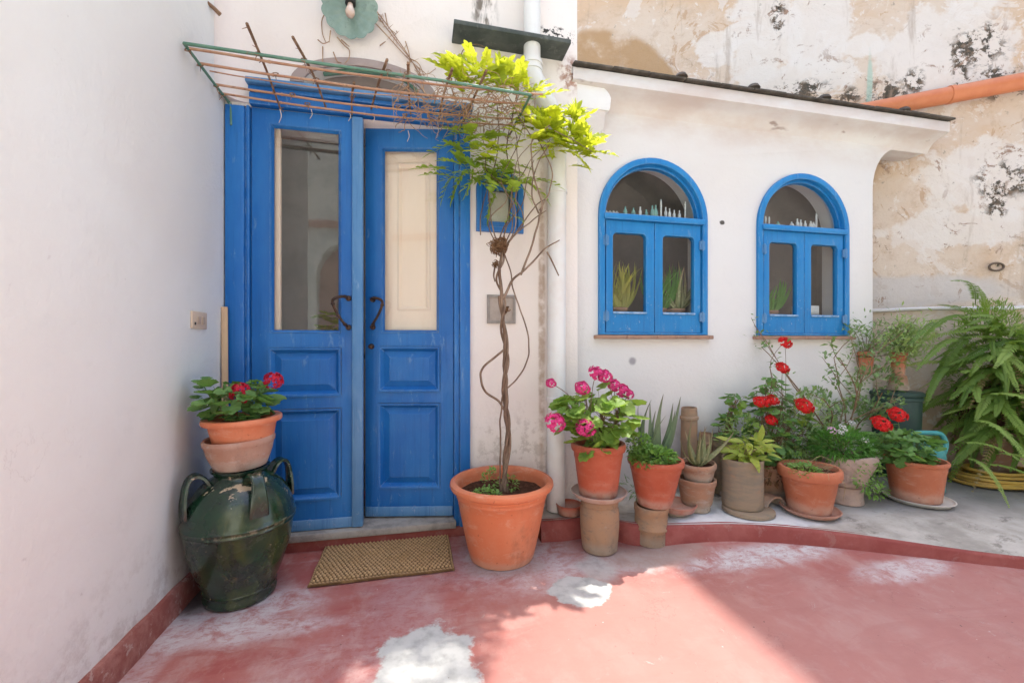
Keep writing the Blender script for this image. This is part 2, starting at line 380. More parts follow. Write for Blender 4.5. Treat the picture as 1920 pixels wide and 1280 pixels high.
M['bulb'] = simple('old bulb', (0.62, 0.50, 0.42), (0.55, 0.36, 0.28), 20, 0.25, 0.5, 0)
M['black'] = simple('black socket', (0.018, 0.02, 0.018), (0.03, 0.03, 0.028), 20, 0.5, 0.4, 0)
M['ivory'] = simple('ivory plastic', (0.60, 0.48, 0.36), (0.56, 0.44, 0.33), 20, 0.5, 0.4, 0)
M['wood'] = simple('bare wood', (0.52, 0.36, 0.23), (0.42, 0.28, 0.17), 12, 0.8, 0.2, 0.4, 40, sz=0.1)
M['metal_grey'] = simple('galvanised plate', (0.33, 0.30, 0.27), (0.24, 0.21, 0.19), 14, 0.7, 0.35, 0.3, 40, metal=0.2)
M['nest'] = simple('dry moss', (0.16, 0.085, 0.045), (0.26, 0.15, 0.08), 30, 1, 0.05, 1, 60)
M['pale_frame'] = simple('pale paper', (0.62, 0.60, 0.50), (0.52, 0.50, 0.40), 10, 0.8, 0.2, 0)
M['sill'] = simple('clay sill', (0.38, 0.23, 0.165), (0.30, 0.19, 0.14), 14, 0.9, 0.15, 0.6, 40, third=((0.14, 0.09, 0.07), 0.5))
M['bottle_white'] = simple('milky glass', (0.62, 0.62, 0.58), (0.55, 0.56, 0.52), 20, 0.2, 0.5, 0)
M['bottle_green'] = simple('green glass', (0.20, 0.38, 0.32), (0.26, 0.44, 0.38), 20, 0.2, 0.5, 0)


def make_jar():
    m = Mat('green glaze', 0.16, 0.5, 0.3)
    c = m.mix(m.rng(m.noise(7, 6, 0.62, 0.4), 0.35, 0.68), (0.008, 0.040, 0.017), (0.014, 0.022, 0.018))
    c = m.mix(m.rng(m.noise(4, 6, 0.7, 0.6, None, 1.4, 1.4, 0.6), 0.50, 0.66, 0, 0.85), c, (0.050, 0.070, 0.022))
    c = m.mix(m.rng(m.noise(11, 7, 0.75, 0.4, None, 1.5, 1.5, 0.5), 0.60, 0.68, 0, 0.8), c, (0.10, 0.065, 0.022))
    z = m.axis(2)
    chip = m.math('MULTIPLY', m.rng(m.noise(7, 7, 0.7, 0.6), 0.57, 0.60), m.rng(z, 0.40, 0.45))
    band = m.math('MULTIPLY', m.rng(m.noise(30, 5, 0.7), 0.52, 0.6), m.rng(m.math('ABSOLUTE', m.math('SUBTRACT', z, 0.331)), 0.012, 0.006, 0, 0.3))
    chip = m.math('MAXIMUM', chip, m.math('MAXIMUM', band, m.rng(m.noise(45, 3), 0.72, 0.74, 0, 0.7)))
    c = m.mix(chip, c, (0.46, 0.36, 0.24))
    m.put(m.b.inputs['Roughness'], m.math('MAXIMUM', m.rng(m.noise(14, 5), 0.35, 0.7, 0.12, 0.34), m.math('MULTIPLY', chip, 0.8)))
    m.put(m.b.inputs['Coat Weight'], m.rng(chip, 0, 1, 0.35, 0))
    m.bump(m.noise(18, 5, 0.65, 0, None, 1, 1, 2.2), 0.3, 0.006)
    return m.color(c)


M['jar'] = make_jar()


def make_mat_weave():
    m = Mat('jute weave', 0.95, 0.1)
    z = m.axis(2)
    c = m.mix(m.rng(z, 0.006, 0.015), (0.10, 0.055, 0.025), (0.46, 0.30, 0.155))
    c = m.mix(m.rng(m.noise(16, 5), 0.45, 0.7, 0, 0.5), c, (0.30, 0.18, 0.08))
    m.bump(m.noise(220, 3, 0.7), 0.6, 0.003)
    return m.color(c)


M['weave'] = make_mat_weave()


def make_glass(name, fac, tint):
    m = Mat(name, 0.02)
    m.n.remove(m.b)
    tr = m.n.new('ShaderNodeBsdfTransparent'); tr.inputs[0].default_value = (*tint, 1)
    gl = m.n.new('ShaderNodeBsdfGlossy'); gl.inputs['Roughness'].default_value = 0.015
    fr = m.n.new('ShaderNodeFresnel'); fr.inputs[0].default_value = 1.52
    ge = m.n.new('ShaderNodeNewGeometry')      # the back face of the sheet adds no reflection of its own
    f = m.math('MULTIPLY', m.math('MULTIPLY', fr.outputs[0], fac), m.math('SUBTRACT', 1.0, ge.outputs['Backfacing']))
    bp = m.n.new('ShaderNodeBump'); bp.inputs['Strength'].default_value = 0.03; bp.inputs['Distance'].default_value = 0.01
    m.l.new(m.noise(5, 3), bp.inputs['Height']); m.l.new(bp.outputs[0], gl.inputs['Normal'])
    mx = m.n.new('ShaderNodeMixShader')
    m.put(mx.inputs[0], f)
    m.l.new(tr.outputs[0], mx.inputs[1]); m.l.new(gl.outputs[0], mx.inputs[2])
    m.l.new(mx.outputs[0], m.out.inputs[0])
    return m.m


M['glass'] = make_glass('window glass', 1.7, (0.98, 0.985, 0.98))


def leaf_mat(name, a, b, c3=None, trans=0.35, rough=0.5, tcol=None, grad=None, edge_brown=False):
    m = Mat(name, rough, 0.35)
    r = m.rand()
    nz = m.noise(9, 3)
    c = m.mix(m.math('ADD', m.math('MULTIPLY', r, 0.7), m.math('MULTIPLY', nz, 0.3)), a, b)
    if c3:
        c = m.mix(m.rng(m.noise(14, 4), 0.52, 0.68, 0, 0.9), c, c3)
    if grad:   # colour along the leaf (object y runs from the stalk to the tip)
        c = m.mix(m.rng(m.axis(1), grad[1], grad[2], 0, grad[3]), c, grad[0])
    m.color(c)
    tl = m.n.new('ShaderNodeBsdfTranslucent')
    if tcol:
        tl.inputs[0].default_value = (*tcol, 1)
    else:
        m.put(tl.inputs[0], m.mix(1.0, c, (1.6, 1.7, 0.8), 'MULTIPLY'))
    mx = m.n.new('ShaderNodeMixShader')
    mx.inputs[0].default_value = trans
    m.l.new(m.b.outputs[0], mx.inputs[1]); m.l.new(tl.outputs[0], mx.inputs[2])
    m.l.new(mx.outputs[0], m.out.inputs[0])
    return m.m


M['geranium_leaf'] = leaf_mat('geranium leaf', (0.085, 0.19, 0.055), (0.18, 0.31, 0.09), trans=0.3)
M['geranium_light'] = leaf_mat('light geranium leaf', (0.16, 0.28, 0.055), (0.29, 0.40, 0.09), trans=0.4)
M['vine_leaf'] = leaf_mat('young vine leaf', (0.30, 0.42, 0.03), (0.46, 0.50, 0.04), trans=0.6, tcol=(0.70, 0.74, 0.05))  # sunlit yellow is put into the leaf colour
M['vine_leaf_green'] = leaf_mat('shaded vine leaf', (0.17, 0.31, 0.035), (0.28, 0.41, 0.05), trans=0.5, tcol=(0.55, 0.65, 0.07))  # same leaf kept greener, with the shade put into its colour
M['aloe'] = leaf_mat('aloe leaf', (0.13, 0.19, 0.10), (0.21, 0.26, 0.15), trans=0.08, grad=((0.22, 0.16, 0.11), 0.7, 1.05, 0.8))
M['agave'] = leaf_mat('striped leaf', (0.22, 0.25, 0.11), (0.30, 0.30, 0.15), (0.44, 0.40, 0.24), trans=0.15, grad=((0.36, 0.25, 0.17), 0.5, 1.05, 0.9))
M['lime_leaf'] = leaf_mat('yellow green leaf', (0.26, 0.34, 0.06), (0.40, 0.42, 0.08), (0.18, 0.27, 0.05), trans=0.35)
M['fern'] = leaf_mat('fern frond', (0.10, 0.185, 0.035), (0.23, 0.33, 0.075), trans=0.4)
M['fern_light'] = leaf_mat('young fern frond', (0.24, 0.36, 0.08), (0.36, 0.46, 0.14), trans=0.45)
M['fine_leaf'] = leaf_mat('fine foliage', (0.09, 0.24, 0.045), (0.16, 0.33, 0.065), (0.22, 0.38, 0.09), trans=0.3)
M['mint_leaf'] = leaf_mat('small round foliage', (0.14, 0.27, 0.06), (0.21, 0.35, 0.09), (0.30, 0.42, 0.13), trans=0.3)
M['olive_leaf'] = leaf_mat('shrub leaf', (0.14, 0.23, 0.085), (0.24, 0.33, 0.14), trans=0.3)
M['airy_leaf'] = leaf_mat('airy foliage', (0.26, 0.36, 0.14), (0.38, 0.46, 0.22), trans=0.4)
M['dry_frond'] = leaf_mat('dry frond', (0.26, 0.19, 0.08), (0.36, 0.27, 0.13), trans=0.3)
M['stem_green'] = simple('green stem', (0.14, 0.20, 0.06), (0.20, 0.22, 0.08), 20, 0.6, 0.3, 0)
M['stem_brown'] = simple('brown stem', (0.20, 0.13, 0.08), (0.28, 0.20, 0.13), 20, 0.85, 0.1, 0)


def petal_mat(name, a, b):
    m = Mat(name, 0.55, 0.25)
    c = m.mix(m.rng(m.noise(60, 3), 0.35, 0.65), a, b)
    m.color(c)
    tl = m.n.new('ShaderNodeBsdfTranslucent'); m.put(tl.inputs[0], c)
    mx = m.n.new('ShaderNodeMixShader'); mx.inputs[0].default_value = 0.25
    m.l.new(m.b.outputs[0], mx.inputs[1]); m.l.new(tl.outputs[0], mx.inputs[2]); m.l.new(mx.outputs[0], m.out.inputs[0])
    return m.m


M['petal_pink'] = petal_mat('pink petal', (0.62, 0.02, 0.17), (0.75, 0.10, 0.30))
M['petal_red'] = petal_mat('red petal', (0.62, 0.010, 0.015), (0.72, 0.035, 0.03))
M['petal_crimson'] = petal_mat('crimson petal', (0.50, 0.008, 0.035), (0.62, 0.03, 0.06))
M['petal_white'] = petal_mat('white petal', (0.78, 0.76, 0.74), (0.70, 0.66, 0.66))
M['petal_lilac'] = petal_mat('lilac petal', (0.68, 0.42, 0.58), (0.72, 0.52, 0.64))


# ------------------------------------------------------------------ object helpers
def tag(o, label=None, cat=None, group=None, kind=None):
    if label: o['label'] = label
    if cat: o['category'] = cat
    if group: o['group'] = group
    if kind: o['kind'] = kind
    return o


def thing(name, label, cat, loc=(0, 0, 0), group=None, rotz=0.0):
    o = bpy.data.objects.new(name, None)
    o.empty_display_size = 0.05
    o.location = loc
    o.rotation_euler = (0, 0, rotz)
    COL.objects.link(o)
    return tag(o, label, cat, group)


def obj(name, me, mat=None, parent=None, loc=None, smooth=None):
    if isinstance(me, bmesh.types.BMesh):
        d = bpy.data.meshes.new(name)
        me.normal_update()
        me.to_mesh(d)
        me.free()
        me = d
    if mat is not None and not me.materials:
        me.materials.append(M[mat] if isinstance(mat, str) else mat)
    if smooth is not None:
        me.shade_smooth()
        if smooth < 180:
            me.set_sharp_from_angle(angle=R(smooth))
    o = bpy.data.objects.new(name, me)
    COL.objects.link(o)
    if parent is not None:
        o.parent = parent
    if loc is not None:
        o.location = loc
    return o


def box(bm, x0, x1, y0, y1, z0, z1, bev=0.0, rot=None):
    vs = [bm.verts.new((x, y, z)) for x in (x0, x1) for y in (y0, y1) for z in (z0, z1)]
    fs = [(0, 1, 3, 2), (4, 6, 7, 5), (0, 4, 5, 1), (2, 3, 7, 6), (0, 2, 6, 4), (1, 5, 7, 3)]
    faces = [bm.faces.new([vs[i] for i in f]) for f in fs]
    if bev > 0:
        es = list({e for f in faces for e in f.edges})
        bmesh.ops.bevel(bm, geom=es, offset=bev, segments=2, affect='EDGES', profile=0.5)
    return vs


def box_mesh(*a, **k):
    bm = bmesh.new()
    box(bm, *a, **k)
    return bm


def lathe(profile, segs=40, wob=0.0, seed=0, bm=None, centre=(0, 0, 0), tilt=None):
    bm = bm or bmesh.new()
    rings = []
    off = Vector((seed * 3.1, seed * 1.7, 0))
    for (r, z) in profile:
        ring = []
        for i in range(segs):
            a = 2 * math.pi * i / segs
            p = Vector((r * math.cos(a), r * math.sin(a), z))
            if wob:
                p *= 1 + wob * mnoise.noise(p * 9 + off)
            if tilt is not None:
                p = tilt @ p
            ring.append(bm.verts.new(p + Vector(centre)))
        rings.append(ring)
    for a, b in zip(rings, rings[1:]):
        for i in range(segs):
            j = (i + 1) % segs
            bm.faces.new((a[i], a[j], b[j], b[i]))
    if profile[0][0] > 1e-6:
        bm.faces.new(list(reversed(rings[0])))
    if profile[-1][0] > 1e-6:
        bm.faces.new(rings[-1])
    return bm


def tube(bm, pts, r0, r1=None, sides=6, cap=True):
    r1 = r0 if r1 is None else r1
    pts = [Vector(p) for p in pts]
    n = len(pts)
    prev = None
    ref = Vector((0.31, 0.17, 0.93))
    for i, p in enumerate(pts):
        d = (pts[min(i + 1, n - 1)] - pts[max(i - 1, 0)])
        if d.length < 1e-9:
            d = Vector((0, 0, 1))
        d.normalize()
        if i == 0:
            if abs(d.dot(ref)) > 0.95:
                ref = Vector((1, 0, 0))
            u = d.cross(ref).normalized()
        else:
            u = (u - d * u.dot(d))
            u = u.normalized() if u.length > 1e-6 else d.orthogonal().normalized()
        v = d.cross(u)
        r = r0 + (r1 - r0) * i / max(n - 1, 1)
        ring = [bm.verts.new(p + (u * math.cos(2 * math.pi * k / sides) + v * math.sin(2 * math.pi * k / sides)) * r) for k in range(sides)]
        if prev:
            for k in range(sides):
                j = (k + 1) % sides
                bm.faces.new((prev[k], prev[j], ring[j], ring[k]))
        elif cap:
            bm.faces.new(list(reversed(ring)))
        prev = ring
    if cap:
        bm.faces.new(prev)
    return bm


def spline(pts, per=6):
    """Catmull-Rom through the points"""
    P = [Vector(p) for p in pts]
    if len(P) < 3:
        return P
    P = [P[0] * 2 - P[1]] + P + [P[-1] * 2 - P[-2]]
    out = []
    for i in range(1, len(P) - 2):
        a, b, c, d = P[i - 1], P[i], P[i + 1], P[i + 2]
        for k in range(per):
            t = k / per
            out.append(0.5 * ((2 * b) + (c - a) * t + (2 * a - 5 * b + 4 * c - d) * t * t + (3 * b - a - 3 * c + d) * t ** 3))
    out.append(P[-2])
    return out


def at(u, v, Y):
    """a point read off the survey photograph, on the upright plane at depth Y (metres)"""
    c, s = math.cos(YAW), math.sin(YAW)
    tx, tz = (u - 960) / 800, (645 - v) / 800
    d = (Y - CAM_Y) / (c - s * tx)
    return Vector((d * (tx * c + s), Y, CAM_Z + tz * d))


def rect(x0, x1, z0, z1):
    return [(x0, z0), (x1, z0), (x1, z1), (x0, z1)]


def arch(cx, hw, z0, spring, rise=None, n=28):
    rise = hw if rise is None else rise
    p = [(cx - hw, z0), (cx + hw, z0)]
    for i in range(n + 1):
        a = math.pi * i / n
        p.append((cx + hw * math.cos(a), spring + rise * math.sin(a)))
    return p


def plate(outer, holes, y0, y1, bev=0.0):
    """outline with holes in the XZ plane, given thickness from y0 (front) to y1 (back)"""
    cu = bpy.data.curves.new('outline', 'CURVE')
    cu.dimensions = '2D'
    cu.fill_mode = 'BOTH'
    cu.extrude = abs(y1 - y0) / 2 - bev
    cu.bevel_depth = bev
    cu.bevel_resolution = 1
    cu.offset = -bev
    for loop in [outer] + holes:
        s = cu.splines.new('POLY')
        s.points.add(len(loop) - 1)
        for p, (x, z) in zip(s.points, loop):
            p.co = (x, z, 0, 1)
        s.use_cyclic_u = True
    t = bpy.data.objects.new('outline', cu)
    me = bpy.data.meshes.new_from_object(t)
    bpy.data.objects.remove(t)
    bpy.data.curves.remove(cu)
    ym = (y0 + y1) / 2
    for v in me.vertices:
        x, z, d = v.co
        v.co = (x, ym - d, z)
    bm = bmesh.new()
    bm.from_mesh(me)
    bpy.data.meshes.remove(me)
    bmesh.ops.remove_doubles(bm, verts=bm.verts, dist=1e-5)
    bmesh.ops.recalc_face_normals(bm, faces=bm.faces)
    return bm


def merge(bm, other):
    d = bpy.data.meshes.new('tmp')
    other.to_mesh(d)
    other.free()
    bm.from_mesh(d)
    bpy.data.meshes.remove(d)
    return bm


# ------------------------------------------------------------------ ground, bed, steps
bm = bmesh.new()
nx, ny = 60, 60
xs = [-1.3 + 6.3 * i / 52 for i in range(53)]
ys = [-2.75 + 3.6 * i / 52 for i in range(53)]
g = [[bm.verts.new((x, y, 0.006 * mnoise.noise(Vector((x * 1.3, y * 1.3, 0))) if -3 < x < 6 and -5 < y < 3 else 0)) for y in ys] for x in xs]
for i in range(len(xs) - 1):
    for j in range(len(ys) - 1):
        bm.faces.new((g[i][j], g[i + 1][j], g[i + 1][j + 1], g[i][j + 1]))
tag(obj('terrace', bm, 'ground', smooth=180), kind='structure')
bm = bmesh.new()
box(bm, -70, 70, -70, 70, -0.30, -0.010)
tag(obj('ground', bm, 'paving'), kind='structure')

# the raised planting bed with its red kerb
KT = [(0.645, -0.20), (0.78, -0.205), (0.93, -0.20), (1.02, -0.235), (1.12, -0.33), (1.25, -0.385), (1.45, -0.42), (1.70, -0.472), (1.97, -0.58), (2.24, -0.71), (2.50, -0.85), (2.755, -0.99), (3.1, -1.19), (3.6, -1.5), (4.2, -1.9)]
def bed_drop(x):
    t = max(0.0, min(1.0, (x - 1.9) / 0.85))
    return 0.034 * t * t * (3 - 2 * t)
bm = bmesh.new()
rows = []
fine = spline([Vector((x, y, 0)) for x, y in KT], 5)
# the paint builds up into a low fillet where the terrace meets the kerb
for v in bpy.data.objects['terrace'].data.vertices:
    if v.co.x > 1.1 and v.co.y < 0.2:
        dk = min((Vector((v.co.x, v.co.y, 0)) - p).length for p in fine)
        t = max(0.0, 1 - dk / 0.42) * min(1.0, (v.co.x - 1.1) / 0.35)
        v.co.z += 0.024 * t * t * (3 - 2 * t)
for p in fine:
    k = 0.006 * mnoise.noise(p * 6)
    rows.append([bm.verts.new((p.x + 0.004, p.y - 0.008 + k, -0.02)), bm.verts.new((p.x + 0.002, p.y - 0.004 + k, 0.095 + k - bed_drop(p.x))), bm.verts.new((p.x, p.y + 0.010 + k, 0.109 + k * 0.5 - bed_drop(p.x))), bm.verts.new((p.x - 0.005, p.y + 0.035 + k * 2, 0.1115 - bed_drop(p.x)))])
for a, b in zip(rows, rows[1:]):
    for i in range(3):
        bm.faces.new((a[i], b[i], b[i + 1], a[i + 1]))
r0 = rows[0]
vb = [bm.verts.new((v.co.x, 0.02, v.co.z)) for v in r0]
for i in range(3):
    bm.faces.new((vb[i], r0[i], r0[i + 1], vb[i + 1]))
tag(obj('kerb', bm, 'kerb_red', smooth=50), kind='structure')
bm = bmesh.new()
prevc = None
for p in fine:
    x = p.x
    y1 = 0.9 if x < 3.0 else 0.9
    colv = []
    n = 12
    for k in range(n + 1):
        t = k / n
        yy = p.y + 0.012 + (y1 - p.y) * t
        zz = 0.109 + 0.006 * mnoise.noise(Vector((x * 3, yy * 3, 5))) - bed_drop(x) * max(0.0, 1 - (yy - p.y) / 0.33)
        colv.append(bm.verts.new((x + max(0, x - 2.6) * t * 1.3, yy, zz if k else 0.1105 - bed_drop(x))))
    if prevc:
        for k in range(n):
            bm.faces.new((prevc[k], colv[k], colv[k + 1], prevc[k + 1]))
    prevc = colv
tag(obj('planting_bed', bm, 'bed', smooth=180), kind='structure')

# red skirting along the side wall
bm = bmesh.new()
prev = None
for i in range(41):
    y = -3.2 + 3.2 * i / 40
    k = 0.004 * mnoise.noise(Vector((0, y * 9, 1)))
    prof = [(-0.96, 0.105 + k * 1.5), (-0.936, 0.102 + k * 1.5), (-0.930, 0.09 + k), (-0.926 + k, -0.01)]
    ring = [bm.verts.new((x, y, z)) for x, z in prof]
    if prev:
        for j in range(3):
            bm.faces.new((prev[j], ring[j], ring[j + 1], prev[j + 1]))
    prev = ring
tag(obj('skirting', bm, 'skirting', smooth=40), kind='structure')

tag(obj('step_riser', box_mesh(-0.92, 0.30, -0.035, 0.20, -0.02, 0.052, bev=0.008), 'kerb_red', smooth=30), kind='structure')
bm = box_mesh(-0.84, 0.205, -0.055, 0.30, 0.054, 0.092, bev=0.006)
o = obj('threshold', bm, 'stone', smooth=30)
tag(o, kind='structure')

# ------------------------------------------------------------------ house front and side wall (one plastered house)
house = thing('house', 'white plastered house front and side wall around the tall blue door', 'house', (0, 0, 0))
facade_outline = [(-1.15, -0.02), (-0.90, -0.02), (-0.90, 2.285), (0.262, 2.285), (0.262, -0.02), (0.940, -0.02), (0.936, 3.17), (0.48, 3.17), (0.42, 4.9), (0.42, 8.6), (-1.15, 8.6)]  # unseen tall left part is added to cast the shadow beside the sunlit patch
fan_hole = arch(-0.275, 0.315, 2.41, 2.435, 0.135)
small_hole = arch(0.46, 0.118, 1.735, 1.955, 0.095)
obj('wall', plate(facade_outline, [fan_hole, small_hole], 0.0, 0.34, 0.008), 'facade', house, smooth=40)
bm = bmesh.new()
box(bm, -1.25, -0.95, -1.62, 0.0, -0.02, 5.2, 0.012)
obj('side_wall', bm, 'side_wall', house, smooth=40)
# rounded inner corner above the door
bm = bmesh.new()
cz = [2.30, 3.2, 4.2, 5.2]
prev = None
for z in cz:
    ring = []
    for i in range(9):
        a = R(90 * i / 8)
        ring.append(bm.verts.new((-0.9497 + 0.13 - 0.13 * math.cos(a), -0.0003 - 0.13 + 0.13 * math.sin(a), z)))
    if prev:
        for i in range(8):
            bm.faces.new((prev[i], ring[i], ring[i + 1], prev[i + 1]))
    else:
        c0 = bm.verts.new((-0.9497, -0.0003, z))
        for i in range(8):
            bm.faces.new((c0, ring[i + 1], ring[i]))
    prev = ring
obj('corner_fillet', bm, 'facade', house, smooth=60)
# blind fanlight: grey back and a moulded hood
obj('fanlight_back', box_mesh(-0.66, 0.08, 0.10, 0.13, 2.39, 2.64), simple('fanlight panel', (0.33, 0.26, 0.23), (0.26, 0.21, 0.19), 6, 0.85, 0.15), house)
hood_o = arch(-0.275, 0.375, 2.425, 2.43, 0.170)
hood_i = arch(-0.275, 0.310, 2.426, 2.435, 0.122)
ho = [p for p in hood_o if p[1] > 2.4299]
hi = [p for p in hood_i if p[1] > 2.4299]
obj('fanlight_hood', plate(ho + list(reversed(hi)), [], -0.018, -0.001, 0.004), simple('hood plaster', (0.36, 0.29, 0.26), (0.30, 0.24, 0.215), 8, 0.85, 0.15), house, smooth=40)
bm = bmesh.new()
tube(bm, spline([(-0.50, 0.05, 2.53), (-0.30, 0.04, 2.565), (-0.10, 0.04, 2.555), (0.0, 0.05, 2.50)], 6), 0.014, 0.014, 8)
obj('fanlight_bar', bm, 'green_rod', house, smooth=60)
# dim room behind the door
def inside_box(x0, x1, y0, y1, z0, z1):
    bm = bmesh.new()
    vs = box(bm, x0, x1, y0, y1, z0, z1)
    # leave the front open: drop the face on y0
    bm.faces.ensure_lookup_table()
    dele = [f for f in bm.faces if all(abs(v.co.y - y0) < 1e-6 for v in f.verts)]
    bmesh.ops.delete(bm, geom=dele, context='FACES')
    bmesh.ops.reverse_faces(bm, faces=bm.faces)
    return bm
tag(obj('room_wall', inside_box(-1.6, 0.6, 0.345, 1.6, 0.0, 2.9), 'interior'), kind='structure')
obj('door_soffit', box_mesh(-0.90, 0.262, 0.075, 0.343, 2.288, 2.32), 'salmon', house)

# ------------------------------------------------------------------ the double door
door = thing('double_door', 'tall blue wooden double door, its right leaf pushed ajar', 'door', (-0.31, 0, 0.09))
def dl(bm, name, mat, par=None, smooth=30):
    o = obj(name, bm, mat, par or door, smooth=smooth)
    if par is None:
        o.location = (0.31, 0, -0.09)
    return o
bm = bmesh.new()                                            # posts with a groove and a raised bead
for (a, b, c) in ((-0.945, -0.858, 0), (0.228, 0.286, 0)):
    box(bm, a, b, -0.030, 0.04, 0.03, 2.272, 0.005)
for (a, b) in ((-0.853, -0.838), (0.197, 0.225)):
    box(bm, a, b, -0.018, 0.06, 0.03, 2.284, 0.005)
box(bm, -0.8585, -0.8525, -0.010, 0.03, 0.03, 2.27)
box(bm, 0.2245, 0.2285, -0.010, 0.03, 0.03, 2.27)
dl(bm, 'frame', 'blue')
bm = bmesh.new()
box(bm, -0.836, 0.286, -0.032, 0.045, 2.286, 2.345, 0.005)
box(bm, -0.836, 0.290, -0.046, 0.040, 2.348, 2.372, 0.006)
dl(bm, 'lintel', 'blue')
dl(box_mesh(-0.842, 0.30, -0.070, 0.035, 2.374, 2.402, bev=0.007), 'cornice', 'blue_pale')


def make_leaf(parent, w, h, glass, p1, p2, side):
    """a door leaf in its own axes: x from the hinge edge, z from the bottom, front face at y = 0"""
    gx0, gx1, gz0, gz1 = glass
    holes = [rect(gx0, gx1, gz0, gz1), rect(*p1), rect(*p2)]
    lf = obj('leaf', plate(rect(0, w, 0, h), holes, 0.0, 0.045, 0.003), 'blue', parent, smooth=30)
    # sloping mouldings round each opening
    def moulding(r, wd, y_out, y_in, name, mat='blue'):
        x0, x1, z0, z1 = r
        bm = bmesh.new()
        prof = [(0.0, y_out), (wd * 0.35, y_out + 0.002), (wd * 0.5, y_out + 0.008), (wd * 0.9, y_in - 0.004), (wd, y_in)]
        loops = []
        for d, y in prof:
            loops.append([bm.verts.new(p) for p in ((x0 + d, y, z0 + d), (x1 - d, y, z0 + d), (x1 - d, y, z1 - d), (x0 + d, y, z1 - d))])
        for a, b in zip(loops, loops[1:]):
            for i in range(4):
                j = (i + 1) % 4
                bm.faces.new((a[i], a[j], b[j], b[i]))
        return obj(name, bm, mat, lf, smooth=25)
    moulding(glass, 0.014, -0.004, 0.018, 'glazing_bead')
    for p in (p1, p2):
        moulding(p, 0.030, -0.009, 0.022, 'panel_moulding')
        x0, x1, z0, z1 = p
        bm = bmesh.new()
        d0, d1 = 0.026, 0.058
        A = [bm.verts.new(q) for q in ((x0 + d0, 0.020, z0 + d0), (x1 - d0, 0.020, z0 + d0), (x1 - d0, 0.020, z1 - d0), (x0 + d0, 0.020, z1 - d0))]
        B = [bm.verts.new(q) for q in ((x0 + d1, 0.006, z0 + d1), (x1 - d1, 0.006, z0 + d1), (x1 - d1, 0.006, z1 - d1), (x0 + d1, 0.006, z1 - d1))]
        Cc = [bm.verts.new((v.co.x + 0.004 * (1 if i in (0, 3) else -1), 0.003, v.co.z + 0.004 * (1 if i < 2 else -1))) for i, v in enumerate(B)]
        for a, b in ((A, B), (B, Cc)):
            for i in range(4):
                j = (i + 1) % 4
                bm.faces.new((a[i], a[j], b[j], b[i]))
        bm.faces.new(Cc)
        obj('panel', bm, 'blue', lf)
    obj('bottom_rail', box_mesh(0.004, w - 0.004, -0.010, -0.0005, 0.0, 0.055, bev=0.004), 'blue_pale', lf, smooth=30)
    obj('pane', box_mesh(gx0 + 0.003, gx1 - 0.003, 0.019, 0.023, gz0 + 0.003, gz1 - 0.003), 'glass', lf)
    return lf


def d_handle(parent, x, z, out):
    """wrought iron pull: two roses and a bent grip"""
    bm = bmesh.new()
    for zz in (z, z - 0.155):
        lathe([(0.001, -0.020), (0.013, -0.018), (0.015, -0.008), (0.015, 0.0)], 12, bm=bm, centre=(x, 0, zz), tilt=Matrix.Rotation(R(-90), 3, 'X'))
    grip = spline([(x, -0.005, z), (x + out * 0.02, -0.040, z + 0.006), (x + out * 0.062, -0.060, z - 0.008), (x + out * 0.068, -0.060, z - 0.035), (x + out * 0.045, -0.058, z - 0.09), (x + out * 0.016, -0.048, z - 0.135), (x, -0.005, z - 0.155)], 5)
    tube(bm, grip, 0.008, 0.007, 8)
    for q in (4, len(grip) // 2, -5):
        c = grip[q]
        lathe([(0.002, -0.009), (0.011, -0.004), (0.011, 0.004), (0.002, 0.009)], 8, bm=bm, centre=c)
    return obj('handle', bm, 'iron', parent, smooth=50)


# left leaf, closed
lw, lh = 0.495, 2.185
l1 = make_leaf(door, lw, lh, (0.088, 0.430, 1.034, 2.110), (0.080, 0.432, 0.700, 0.955), (0.080, 0.432, 0.155, 0.635), 1)
l1.location = (-0.833 + 0.31, -0.004, 0.006)
obj('meeting_stile', box_mesh(0.488, 0.545, -0.022, 0.020, 0.0, lh, bev=0.008), 'blue_pale', l1, smooth=30)
obj('shutter_edge', box_mesh(0.092, 0.122, 0.050, 0.075, 1.02, 2.12, bev=0.003), 'cream', l1, smooth=30)
d_handle(l1, 0.470, 1.218, -1)
# right leaf, hinged on the right post and swung inwards
rw = 0.496
l2 = make_leaf(door, rw, lh, (0.092, 0.412, 1.034, 2.075), (0.074, 0.420, 0.700, 0.955), (0.074, 0.420, 0.155, 0.635), -1)
th = R(11)
# place so that the far (right-hand) edge stays on the post
l2.rotation_euler = (0, 0, -th)
hx, hy = 0.195, 0.012
l2.location = (hx - rw * math.cos(th) + 0.31, hy + rw * math.sin(th), 0.012)
bm = plate(rect(0.088, 0.416, 1.0, 2.10), [rect(0.164, 0.354, 1.16, 2.02)], 0.058, 0.078, 0.003)
sh = obj('shutter', bm, 'cream', l2, smooth=30)
bm = bmesh.new()
loops = []
for d, y in ((0, 0.058), (0.012, 0.053), (0.02, 0.060), (0.028, 0.068)):
    loops.append([bm.verts.new(p) for p in ((0.164 + d, y, 1.16 + d), (0.354 - d, y, 1.16 + d), (0.354 - d, y, 2.02 - d), (0.164 + d, y, 2.02 - d))])
for a, b in zip(loops, loops[1:]):
    for i in range(4):
        bm.faces.new((a[i], a[(i + 1) % 4], b[(i + 1) % 4], b[i]))
bm.faces.new(loops[-1])
o = obj('shutter_panel', bm, 'cream', l2)
d_handle(l2, 0.044, 1.218, 1)
bm = bmesh.new()
lathe([(0.001, -0.030), (0.012, -0.026), (0.013, -0.018), (0.007, -0.012), (0.016, -0.004), (0.016, 0.0)], 14, bm=bm, centre=(0.036, 0, 0.955), tilt=Matrix.Rotation(R(-90), 3, 'X'))
obj('lock_knob', bm, 'iron', l2, smooth=50)

